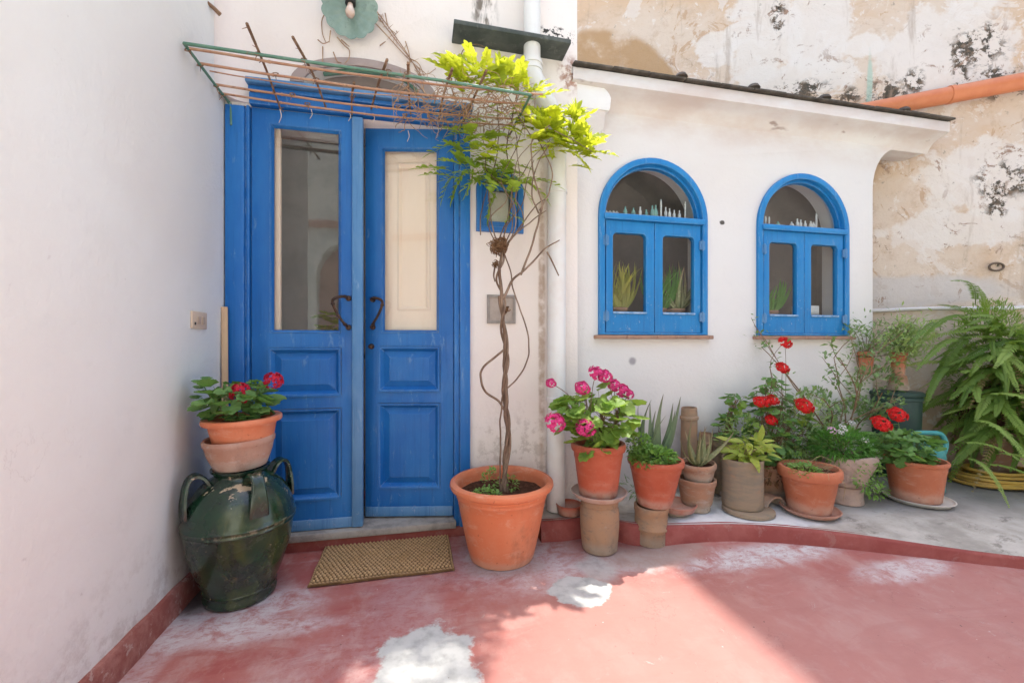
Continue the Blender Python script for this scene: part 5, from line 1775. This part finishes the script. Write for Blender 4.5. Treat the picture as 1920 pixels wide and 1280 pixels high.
o = obj('ground_cover', bm, 'mint_leaf', al); o['kind'] = 'stuff'

D0 = Vector((1.582, -0.225, 0.112))
barrel(tuple(D0), [(0.070, 0), (0.074, 0.004), (0.074, 0.03), (0.080, 0.034), (0.086, 0.05), (0.098, 0.13), (0.102, 0.150), (0.108, 0.156), (0.108, 0.180), (0.102, 0.184), (0.092, 0.180), (0.085, 0.05)], 'terracotta_old', 'squat clay pot carrying a smaller pot of striped aloe', 'clay_pot', 'pot')
d2 = thing('potted_aloe', 'striped aloe with brown tipped leaves in a small pot stacked on another', 'potted plant', D0 + Vector((0.008, -0.005, 0.170)))
d2.rotation_euler = (R(2), R(-3), 0)
obj('pot', lathe(pot_profile(0.075, 0.100, 0.105, 0.035, 0.008, 0.007, False), 44, 0.01, 3), 'terracotta_old', d2, smooth=45)
soil_disc(d2, 0.085, 0.085)
AB = [blade_mesh('agave', i, 0.2 + 0.25 * (i % 3), 0.17, thick=0.25) for i in range(4)]
q = random.Random(8)
for (tx_, ty_, tz_, L_, b) in ((-.05, -.1, 1, .20, 0), (-.9, -.2, .75, .21, 2), (.15, .2, 1, .17, 1), (.9, -.2, .6, .22, 0), (.7, .4, .9, .17, 1), (-.5, .5, .8, .17, 2), (.4, -.6, .55, .15, 2), (-.4, -.55, .5, .14, 2), (1.0, .1, .9, .17, 1), (-.2, .6, 1, .16, 0), (-1, .2, .5, .15, 2)):
    put(d2, AB[b], orient(Vector((tx_ * .012, ty_ * .012, .085)), (tx_, ty_, tz_), (tx_ * .3, ty_ * .3 - .1, .9), L_ * 1.3))

# two upright clay pipes at the back
for (x, y, z1, r, lab) in ((1.705, 0.02, 0.66, 0.050, 'tall upright clay pipe with a collar against the annexe wall'), (1.835, 0.03, 0.485, 0.044, 'shorter upright clay pipe to the right of the tall one')):
    h_ = z1 - 0.112
    t = thing('clay_pipe', lab, 'clay pipe', (x, y, 0.112), 'upright clay pipes')
    obj('body', lathe([(r, 0), (r + .002, .01), (r, h_ - .075), (r + .007, h_ - .07), (r + .007, h_ - .055), (r, h_ - .05), (r * .94, h_), (r * .78, h_ + .001), (r * .75, h_ - .05)], 28, 0.02, x), 'clay_tube', t, smooth=45)

# grey cylinder pot on a tilted flat tile
tag(obj('clay_disc', lathe([(0.128, 0), (0.135, 0.004), (0.134, 0.020), (0.126, 0.024), (0.0005, 0.0245)], 40, 0.03, 5), 'clay_grey', loc=(1.845, -0.325, 0.113), smooth=50), 'thick round clay slab under the tall grey cylinder pot', 'clay slab')
F0 = Vector((1.832, -0.295, 0.138))
fp = thing('potted_plant', 'yellow green leafy plant in a tall ribbed grey clay cylinder', 'potted plant', F0)
obj('pot', lathe([(0.104, 0), (0.107, 0.004)] + [(0.107 + 0.0018 * (i % 2), 0.01 + 0.0075 * i) for i in range(34)] + [(0.110, 0.272), (0.107, 0.276), (0.098, 0.274), (0.096, 0.23)], 56, 0.008, 4), 'clay_grey', fp, smooth=60)
soil_disc(fp, 0.098, 0.245)
def leaf_lance(mat_, seed, w=0.36, droop=0.35):
    bm = bmesh.new()
    q = random.Random(seed)
    n = 6
    prev = None
    for i in range(n + 1):
        t = i / n
        ww = w * math.sin(math.pi * min(1, t * .9 + .07)) ** .8 * .5
        z = -droop * t * t + .02 * math.sin(9 * t)
        cs = [(-1, .22), (-.5, .02 + q.uniform(-.04, .04)), (0, -.05), (.5, .02 + q.uniform(-.04, .04)), (1, .22)]
        row = [bm.verts.new((ww * a, t, z + ww * b + (q.uniform(-.02, .02) if abs(a) == 1 else 0))) for a, b in cs]
        if prev:
            for k in range(4):
                bm.faces.new((prev[k], prev[k + 1], row[k + 1], row[k]))
        prev = row
    tube(bm, [(0, -.4, -.02), (0, 0, 0)], .012, .012, 4)
    return mesh_of('broad_leaf', bm, mat_)
LL = [leaf_lance('lime_leaf', i, .40 + .08 * (i % 2), .2 + .2 * (i % 3)) for i in range(5)]
q = random.Random(31)
for k in range(58):
    a = q.uniform(0, 6.28)
    e = q.random()
    dx = Vector((math.cos(a), math.sin(a), 0))
    p = Vector((0.015, 0, .25)) + dx * q.uniform(.01, .115) + Vector((0.02, 0, q.uniform(.01, .125) * (1.15 - e * .4)))
    put(fp, q.choice(LL), orient(p, dx * q.uniform(.5, 1.2) + Vector((0, 0, q.uniform(-.3, .9))), dx * .3 + Vector((0, -.4, .8)), q.uniform(.06, .105)))
bm = bmesh.new()
for k in range(16):
    a = q.uniform(0, 6.28)
    dx = Vector((math.cos(a), math.sin(a), 0))
    tube(bm, spline([dx * .03 + Vector((0, 0, .245)), dx * .05 + Vector((0, 0, .31)), dx * .10 + Vector((0, 0, .35))], 3), .0025, .0015, 4)
obj('stems', bm, 'stem_brown', fp, smooth=180)

# dark clay pot behind with a tall sparse geranium
H0 = Vector((1.935, -0.02, 0.112))
gp = thing('potted_geranium', 'sparse leggy geranium without flowers in a dark clay pipe by the wall', 'potted plant', H0, 'potted geraniums')
obj('pot', lathe([(0.07, 0), (0.073, .005), (0.078, .30), (0.084, .305), (0.084, .365), (0.076, .37), (0.07, .33)], 36, 0.02, 4), 'clay_grey', gp, smooth=50)
soil_disc(gp, 0.07, 0.34)
bush(gp, (0, 0, .34), (0.05, -.03, .50), (.09, .06, .05), 20, GER + GERL, .055, 41, 'stem_brown', (), .01, .004)
bush(gp, (0, 0, .34), (-.01, -.05, .42), (.10, .06, .07), 26, GER, .05, 43, 'stem_brown', (), .01, .004)
bush(gp, (0.02, 0, .36), (0.075, -.02, .60), (.075, .05, .04), 22, GER + GERL, .052, 42, 'stem_brown', (), .01, .004)

# terracotta pot with its saucer in the middle
saucer((2.185, -0.405, 0.113), 0.150, 0.026, 'terracotta', 'orange clay saucer under the classic terracotta pot in the middle', tilt=(0, 0))
C0 = Vector((2.185, -0.400, 0.124))
cp = thing('potted_plant', 'classic rimmed terracotta pot with sparse trailing weeds at its edge', 'potted plant', C0)
obj('pot', lathe([(0.100, 0), (0.105, .004), (0.122, .10), (0.124, .104), (0.137, .185), (0.140, .188), (0.153, .193), (0.157, .205), (0.158, .225), (0.156, .243), (0.149, .250), (0.138, .250), (0.132, .24), (0.128, .19), (0.10, .02)], 56), 'terracotta', cp, smooth=40)
soil_disc(cp, 0.135, 0.222)
bm = cover(420, blob((-.075, -.04, .24), (.075, .07, .028)), .020, 51, .5, .3)
merge(bm, cover(160, blob((.03, .10, .26), (.12, .05, .04)), .020, 52, .5, .3))
o = obj('weeds', bm, 'mint_leaf', cp); o['kind'] = 'stuff'
bm = bmesh.new()
q = random.Random(6)
for (a, b, c_) in (((.02, -.10, .24), (.05, -.165, .20), (.06, -.150, .10)), ((.02, -.06, .24), (.09, -.10, .285), (.13, -.09, .31)), ((-.02, -.08, .245), (-.05, -.155, .255), (-.055, -.17, .22)), ((.0, .02, .24), (.07, .0, .30), (.15, -.02, .27))):
    tube(bm, spline([a, b, c_], 6), .0016, .001, 4)
for k in range(18):
    a = Vector((q.uniform(-.1, .12), q.uniform(-.1, .1), .235))
    tube(bm, spline([a, a + Vector((q.uniform(-.05, .05), q.uniform(-.05, .05), .03)), a + Vector((q.uniform(-.09, .09), q.uniform(-.09, .09), .015))], 3), .0014, .0008, 3)
obj('runners', bm, simple('straw', (0.42, 0.30, 0.17), (0.36, 0.26, 0.14), 20, .9, .1, 0), cp, smooth=180)

# red geraniums behind it
K0 = Vector((2.155, -0.135, 0.112))
rg = thing('potted_geranium', 'tall straggling geranium with many red flower heads in the middle of the row', 'potted plant', K0, 'potted geraniums')
obj('pot', lathe(pot_profile(.10, .14, .22, .03, .012, .008), 44), 'terracotta_old', rg, smooth=45)
soil_disc(rg, .12, .19)
fl = [(rel(u, v, Y, K0), r * 1.3, FL['red']) for u, v, Y, r in ((1472, 642, -.1, .034), (1467, 689, -.1, .034), (1424, 753, -.2, .030), (1436, 752, -.2, .028), (1449, 749, -.2, .030), (1446, 787, -.22, .028), (1508, 760, -.25, .043))]
bush(rg, (0, 0, .19), (.07, -.02, .42), (.22, .12, .19), 170, GER + GERL[:2], .054, 61, 'stem_brown', fl, .04, .005, .10)
bush(rg, (0, 0, .19), (.02, 0, .62), (.10, .07, .15), 46, GER, .055, 62, 'stem_brown', (), .02, .004, .05)
bush(rg, (-.05, -.03, .2), (-.08, -.06, .28), (.17, .08, .10), 70, GER, .055, 63, 'stem_brown', (), .01, .003, .05)
bm = cover(700, blob((.12, -.03, .36), (.24, .13, .16)), .030, 64, .35, .3)
o = obj('undergrowth', bm, 'olive_leaf', rg); o['kind'] = 'stuff'
bm = cover(520, blob((-.16, .02, .34), (.16, .10, .17)), .034, 66, .45, .3)
merge(bm, cover(420, blob((.30, -.02, .42), (.16, .10, .20)), .032, 67, .45, .3))
o = obj('light_undergrowth', bm, 'airy_leaf', rg); o['kind'] = 'stuff'
bm = cover(260, blob((-.02, -.10, .17), (.22, .06, .05)), .030, 65, .5, .5)
o = obj('dead_leaves', bm, 'nest', rg); o['kind'] = 'stuff'
# old roof tile lying between the pots
bm = bmesh.new()
prev = None
for i in range(12):
    t = i / 11
    ring = [bm.verts.new((0.09 * math.cos(R(180 * k / 10)) * (1 + .15 * t), 0.30 * t, 0.07 * math.sin(R(180 * k / 10)))) for k in range(11)]
    if prev:
        for k in range(10):
            bm.faces.new((prev[k], ring[k], ring[k + 1], prev[k + 1]))
    prev = ring
geom = bmesh.ops.extrude_face_region(bm, geom=list(bm.faces))
for v in geom['geom']:
    if isinstance(v, bmesh.types.BMVert):
        v.co *= 0.86
o = tag(obj('roof_tile', bm, 'terracotta_old', loc=(2.03, -0.33, 0.114), smooth=50), 'curved clay roof tile lying between the cylinder pot and terracotta pot', 'roof tile')
o.rotation_euler = (0, 0, R(12))

# rough shell planter with white flowers
T0 = Vector((2.545, -0.315, 0.112))
tag(obj('planter_base', lathe([(.088, 0), (.093, .005), (.088, .05), (.090, .098), (.084, .104), (.0005, .105)], 36, .05, 3), 'tufa', loc=T0, smooth=50), 'cracked round pink block under the rough stone planter', 'block')
sp = thing('potted_plant', 'rough stone bowl with grassy foliage and small white flowers', 'potted plant', T0 + Vector((0, 0, .106)))
obj('pot', lathe([(.085, 0), (.105, .01), (.122, .04), (.116, .06), (.128, .085), (.142, .125), (.152, .165), (.148, .185), (.135, .188), (.122, .17), (.09, .03)], 60, .09, 6), 'tufa', sp, smooth=60)
soil_disc(sp, .128, .16)
bm = cover(2300, blob((-.02, 0, .235), (.17, .13, .095)), .040, 71, .18, .3)
o = obj('foliage', bm, 'fine_leaf', sp); o['kind'] = 'stuff'
bm = cover(260, blob((.0, -.14, .09), (.10, .03, .10)), .022, 72, .5, .6)
merge(bm, cover(80, blob((.08, -.12, .0), (.07, .03, .05)), .022, 73, .5, .6))
o = obj('trailing_leaves', bm, 'mint_leaf', sp); o['kind'] = 'stuff'
S0v = T0 + Vector((0, 0, .106))
for (u, v, Y, r, k) in ((1622, 825, -.40, .024, 0), (1632, 833, -.40, .022, 0), (1641, 841, -.40, .028, 0), (1580, 800, -.36, .022, 0), (1577, 810, -.38, .020, 0), (1560, 806, -.40, .026, 1), (1598, 793, -.3, .022, 0), (1651, 858, -.40, .012, 0), (1586, 806, -.38, .012, 0)):
    put(sp, FLW[k], orient(rel(u, v, Y, S0v), (1, 0, 0), (0, -.7, .8), r), 'flower')

# geranium on a white saucer at the right
saucer((2.985, -0.405, 0.113), 0.168, 0.026, 'white_saucer', 'white glazed saucer under the geranium pot at the right')
R0 = Vector((2.980, -0.395, 0.125))
rp = thing('potted_geranium', 'dark leaved geranium with two bright red heads on the white saucer', 'potted plant', R0, 'potted geraniums')
obj('pot', lathe(pot_profile(.118, .152, .245, .028, .010, .008), 56), 'terracotta', rp, smooth=45)
soil_disc(rp, .13, .215)
fl = [(rel(1653, 794, -.42, R0), .055, FL['red']), (rel(1683, 777, -.38, R0), .052, FL['red'])]
bush(rp, (0, 0, .215), (-.13, -.01, .315), (.205, .135, .115), 215, GER, .058, 81, 'stem_green', fl, .02, .004, .08)

# teal watering can behind it
wc = thing('watering_can', 'teal plastic watering can behind the geranium on the white saucer', 'watering can', (3.27, -0.26, 0.113))
obj('body', lathe([(.078, 0), (.082, .006), (.080, .10), (.083, .105), (.083, .112), (.080, .118), (.083, .17), (.086, .175), (.080, .25), (.072, .262), (.060, .262), (.058, .24)], 36), 'teal', wc, smooth=45)
bm = tube(bmesh.new(), spline([(.075, 0, .16), (.11, 0, .25), (.085, 0, .315), (.02, 0, .325), (-.06, 0, .322), (-.075, 0, .30), (-.07, 0, .255)], 6), .014, .012, 10)
obj('handle', bm, 'teal', wc, smooth=60)
bm = tube(bmesh.new(), spline([(-.07, 0, .06), (-.13, .02, .14), (-.20, .03, .24)], 6), .016, .010, 10)
lathe([(.012, 0), (.03, .02), (.03, .026), (.0005, .028)], 16, bm=bm, centre=(-.20, .03, .238))
obj('spout', bm, 'teal', wc, smooth=60)
wc.rotation_euler = (0, 0, R(-15))
wc.scale = (1.12, 1.12, 1.15)

# dark green bin
bn = thing('water_butt', 'dark green plastic water butt in the corner behind the plants', 'bin', (3.43, 0.04, 0.112))
obj('body', lathe([(.13, 0), (.135, .01), (.145, .55), (.152, .555), (.152, .575), (.147, .58), (.0005, .582)], 40), 'dark_green', bn, smooth=45)
obj('lid', lathe([(.155, .583), (.160, .588), (.160, .606), (.150, .614), (.05, .625), (.0005, .626)], 40), 'dark_green', bn, smooth=45)

tag(obj('upturned_pot', lathe([(.065, 0), (.066, .02), (.060, .022), (.045, .104), (.0005, .105)], 32), 'terracotta_old', loc=(3.40, 0.0, 0.7395), smooth=45), 'small upturned clay pot on the lid of the dark water butt', 'pot')
# two small pots behind with airy plants
for (x, y, z, lab, col_, seed) in ((3.40, 0.0, 0.846, 'small terracotta pot with an airy light green plant on an upturned pot in the corner', 'airy_leaf', 1), (3.19, 0.065, 0.85, 'small terracotta wall pot with a sprig hung on the annexe corner', 'olive_leaf', 2)):
    t = thing('potted_plant', lab, 'potted plant', (x, y, z), 'small pots in the corner')
    obj('pot', lathe(pot_profile(.036, .052, .165, .03, .006, .005, False), 32), 'terracotta', t, smooth=45)
    soil_disc(t, .04, .145)
    q = random.Random(seed)
    bm = bmesh.new()
    ends = []
    for k in range(16):
        a = q.uniform(0, 6.28)
        rr = q.uniform(.05, .26)
        e = Vector((math.cos(a) * rr + .03, math.sin(a) * rr * .6 - .05, q.uniform(.18, .42)))
        tube(bm, spline([(0, 0, .14), (e.x * .4, e.y * .4, e.z * .7), e], 5), .003, .0015, 4)
        ends.append(e)
    obj('stems', bm, 'stem_brown', t, smooth=180)
    def smp(q):
        e = q.choice(ends)
        v = Vector((q.gauss(0, .045), q.gauss(0, .04), q.gauss(0, .045)))
        return e * q.uniform(.75, 1.0) + v, v
    o = obj('foliage', cover(1500 if seed == 1 else 700, smp, .036, seed + 90, .32, .3), col_, t)
    o['kind'] = 'stuff'
    if seed == 2:
        bm = bmesh.new()
        tube(bm, [(0, 0.05, .13), (0, 0.0, .13)], .004, None, 6)
        tube(bm, [(.051 * math.cos(R(a)), .051 * math.sin(R(a)), .13) for a in range(0, 361, 15)], .0035, None, 6)
        obj('hook', bm, 'iron', t, smooth=60)

# bare twiggy shrub by the annexe corner
ts = thing('shrub', 'bare twiggy shrub with few leaves in front of the right window sill', 'shrub', (2.69, -0.10, 0.112))
bm = bmesh.new()
tips = []
def grow(p, dd, L_, r, depth, q):
    pts = [p]
    for i in range(5):
        dd = (dd + Vector((q.gauss(0, .13), q.gauss(0, .10), q.gauss(.03, .08)))).normalized()
        p = p + dd * L_ / 5
        pts.append(p)
        if depth > 0 and i >= 1 and q.random() < .62:
            nd = (dd + Vector((q.gauss(0, .75), q.gauss(0, .45), q.gauss(.05, .3)))).normalized()
            grow(p, nd, L_ * q.uniform(.5, .75), r * .6, depth - 1, q)
    tube(bm, pts, r, r * .55, 5, False)
    tips.append(p)
    if depth <= 1:
        tips.append(pts[3])
q = random.Random(12)
for (x, y, dx, dz, L_) in ((0, 0, .10, 1, .62), (-.05, .02, -.12, 1, .5), (.06, 0, .35, 1, .55), (.02, -.03, -.08, 1, .72), (-.02, .03, .55, 1, .5)):
    grow(Vector((x, y, 0)), Vector((dx, q.uniform(-.2, .1), dz)).normalized(), L_, .0075, 2, q)
obj('branches', bm, 'stem_brown', ts, smooth=180)
def smp(q):
    e = q.choice(tips)
    v = Vector((q.gauss(0, .02), q.gauss(0, .02), q.gauss(0, .02)))
    return e + v, v
o = obj('foliage', cover(650, smp, .036, 77, .5, .3), 'olive_leaf', ts); o['kind'] = 'stuff'
o = obj('low_foliage', cover(900, blob((-.02, -.03, .26), (.20, .13, .17)), .032, 78, .4, .3), 'olive_leaf', ts); o['kind'] = 'stuff'

# coil of yellow hose
hs = thing('hose', 'loose coil of yellow garden hose on the concrete by the fern', 'hose', (3.95, -0.25, 0.113))
bm = bmesh.new()
pts = []
q = random.Random(4)
for i in range(240):
    a = i * 0.155
    turn = a / (2 * math.pi)
    r_ = .34 - .024 * turn + .015 * math.sin(a * 0.37)
    pts.append(Vector((r_ * math.cos(a) + .03 * math.sin(turn * 2), r_ * math.sin(a) * .62, .012 + .021 * turn * .7 + .006 * math.sin(a * 1.7))))
tube(bm, pts, .0115, .0115, 8)
tube(bm, spline([pts[0], pts[0] + Vector((.10, -.10, -.002)), pts[0] + Vector((.30, -.22, -.002)), pts[0] + Vector((.6, -.26, -.002))], 6), .0115, None, 8)
obj('coil', bm, 'hose', hs, smooth=180)

# big sword fern
fn = thing('fern', 'huge bushy green fern spilling down beside the old wall', 'fern', (4.05, -0.12, 0.112))
F0 = Vector((4.05, -0.12, 0.112))
obj('pot', lathe([(.13, 0), (.14, .01), (.165, .30), (.175, .31), (.175, .34), (.165, .345), (.15, .30)], 40), 'terracotta_old', fn, smooth=45)
obj('stand', lathe([(.12, .345), (.14, .35), (.16, .62), (.17, .64), (.16, .66), (.13, .64)], 36, .03, 2), 'soil', fn, smooth=45)
FR = [frond_mesh('fern', i, 50, .080, .30 + .22 * (i % 3)) for i in range(5)]
FRL = [frond_mesh('fern_light', i + 7, 50, .086, .5 + .3 * (i % 2)) for i in range(3)]
q = random.Random(15)
for k in range(270):
    lvl = q.random()
    cx, cy, czz = q.uniform(-.10, .32), q.uniform(-.16, .0), .25 + .80 * lvl
    a = q.uniform(R(150), R(330))
    if q.random() < .2:
        a = q.uniform(0, 2 * math.pi)
    up = q.uniform(-.15, .9) * (0.5 + .7 * lvl)
    L_ = q.uniform(.32, .66)
    dd = Vector((math.cos(a), math.sin(a) * .8, up))
    if czz + up * .2 > 1.35:
        L_ *= .8
    put(fn, q.choice(FRL if q.random() < .22 else FR), orient(Vector((cx, cy, czz)), dd, Vector((q.uniform(-.6, .6), -.15 + q.uniform(-.3, .3), 1)), L_, q.uniform(.65, 1.1)), 'frond')
for (u, v, dx, dz, L_) in ((1800, 600, -1, .25, .42), (1790, 640, -1, .1, .45), (1830, 570, -.8, .6, .45), (1790, 690, -1, -.1, .40), (1850, 600, -.4, .9, .32), (1770, 620, -.9, .5, .38), (1820, 620, -.7, .8, .4)):
    put(fn, q.choice(FR), orient(rel(u, v, -.2, F0), (dx, -.25, dz), (0, -.2, 1), L_), 'frond')
for (u, v, L_) in ((1815, 860, .30), (1845, 870, .32), (1870, 850, .34), (1800, 830, .32), (1850, 740, .42), (1875, 740, .45), (1895, 760, .50), (1905, 820, .4), (1830, 790, .42), (1880, 800, .36)):
    put(fn, q.choice(FRL), orient(rel(u, v, -.36, F0), (q.uniform(-.3, .3), -.7, .1), (0, -.2, 1), L_), 'frond')
o = obj('inner_foliage', cover(5200, blob((.06, .0, .70), (.40, .17, .58)), .042, 97, .16, .4), 'fern', fn); o['kind'] = 'stuff'

FRB = [frond_mesh('dry_frond', i + 20, 30, .06, .9) for i in range(2)]
for k in range(16):
    a = q.uniform(R(160), R(330))
    put(fn, q.choice(FRB), orient(Vector((q.uniform(-.1, .3), -.05, q.uniform(.3, .95))), (math.cos(a), math.sin(a) * .8, q.uniform(-.3, .5)), Vector((q.uniform(-.5, .5), -.2, 1)), q.uniform(.3, .55)), 'frond')

# plants standing inside the windows
def indoor(x, z, lab, meshes, n, L0, L1, seed, group):
    t = thing('indoor_plant', lab, 'potted plant', (x, AY + 0.125, z), group)
    obj('pot', lathe(pot_profile(.04, .06, .08, .02, .006, .006, False), 24), 'terracotta_old', t, smooth=45)
    q = random.Random(seed)
    for k in range(n):
        a = q.uniform(0, 6.28)
        put(t, q.choice(meshes), orient(Vector((0, -.01, .06)), (math.cos(a) * 1.25, math.sin(a) * .20, q.uniform(.4, 1.3)), (-.2 * math.cos(a), -.2, .8), q.uniform(L0, L1)))
    return t
M['indoor_yellow'] = leaf_mat('sunny indoor leaf', (0.50, 0.52, 0.14), (0.62, 0.58, 0.20), trans=0.3)
M['indoor_green'] = leaf_mat('indoor leaf', (0.14, 0.36, 0.07), (0.22, 0.46, 0.10), trans=0.3)
tb = thing('side_table', 'round wooden table inside the room behind the left door leaf', 'table', (-0.52, 0.42, 0.0))
obj('top', lathe([(.20, .98), (.21, .985), (.21, 1.005), (.20, 1.01), (.0005, 1.0105)], 32), 'wood', tb, smooth=45)
obj('leg', lathe([(.12, .0), (.03, .05), (.025, .98)], 20), 'wood', tb, smooth=45)
t_ = thing('indoor_plant', 'leafy green plant on the round table behind the left door pane', 'potted plant', (-0.50, 0.34, 1.011), 'plants indoors')
obj('pot', lathe(pot_profile(.05, .075, .08, .02, .006, .006, False), 24), 'terracotta_old', t_, smooth=45)
for k in range(34):
    a = rnd.uniform(0, 6.28)
    put(t_, GERL[k % 5], orient(Vector((.09 * math.cos(a) * rnd.random(), .09 * math.sin(a) * rnd.random(), rnd.uniform(.09, .24))), (math.cos(a), math.sin(a), rnd.uniform(-.2, .5)), (.2 * math.cos(a), -.3, .9), .07))
GB = [blade_mesh('indoor_yellow', i, .9, .20, thick=.1) for i in range(3)]
GD = [blade_mesh('indoor_green', i, .6, .16, thick=.1) for i in range(3)]
tag(obj('indoor_shelf', box_mesh(1.02, 3.25, AY + .202, AY + .42, 1.10, 1.135), 'interior'), kind='structure')
indoor(1.33, 1.2355, 'yellowish curling plant behind the left pane of the window nearer the door', GB, 80, .17, .27, 1, 'plants on the window shelf')
indoor(1.62, 1.2355, 'dark leafy plant behind the right pane of the window nearer the door', GD, 90, .16, .31, 2, 'plants on the window shelf')
indoor(1.76, 1.2355, 'pale spiky plant at the far right behind the window nearer the door', AB, 26, .18, .32, 3, 'plants on the window shelf')
indoor(2.53, 1.2355, 'small bright green plant behind the window above the red geraniums', GD, 40, .14, .24, 4, 'plants on the window shelf')
for i, (lab, z, w) in enumerate((('white book at the bottom of the pile behind the right window', 1.136, .17), ('white book at the top of the pile behind the right window', 1.190, .15))):
    tag(obj('book', box_mesh(2.77, 2.77 + w, AY + .075, AY + .17, z + .1, z + (.152 if i == 0 else .166), bev=.002), 'bottle_white', smooth=30), lab, 'book', 'books behind the right window')

# spindly weeds at the foot of the pots and the far corner
wd = thing('weeds', 'thin green weeds and grass along the annexe wall', 'weeds', (1.5, 0.05, 0.112))
bm = cover(260, blob((.05, -.04, .06), (.45, .05, .07)), .05, 33, .14, .3)
merge(bm, cover(800, blob((1.60, .0, .28), (.28, .12, .30)), .042, 34, .34, .3))
merge(bm, cover(500, blob((1.72, -.03, .62), (.20, .10, .20)), .036, 35, .40, .3))
merge(bm, cover(500, blob((1.20, .0, .40), (.24, .10, .26)), .036, 36, .40, .3))
o = obj('blades', bm, 'olive_leaf', wd); o['kind'] = 'stuff'

# unseen tree added above the house front so its leaves dapple the sunlit patch
sh_ = thing('roof_tree', 'small tree growing on the roof terrace above the door', 'tree', (0.70, 0.20, 3.17))
bm = bmesh.new()
q = random.Random(2)
tube(bm, spline([(0, 0, 0), (.02, .02, 1.0), (-.02, 0, 2.2)], 5), .03, .018, 7)
for k in range(8):
    tube(bm, spline([(0, 0, 1.7 + .06 * k), (q.uniform(-.2, .2), .03, 2.2 + .06 * k), (q.uniform(-.32, .32), 0, 2.5 + .08 * k)], 5), .012, .004, 6)
obj('trunk', bm, 'bark', sh_, smooth=180)
o = obj('crown', cover(360, blob((0.0, 0, 2.50), (.30, .28, .66)), .075, 88, .40, .2), 'olive_leaf', sh_); o['kind'] = 'stuff'
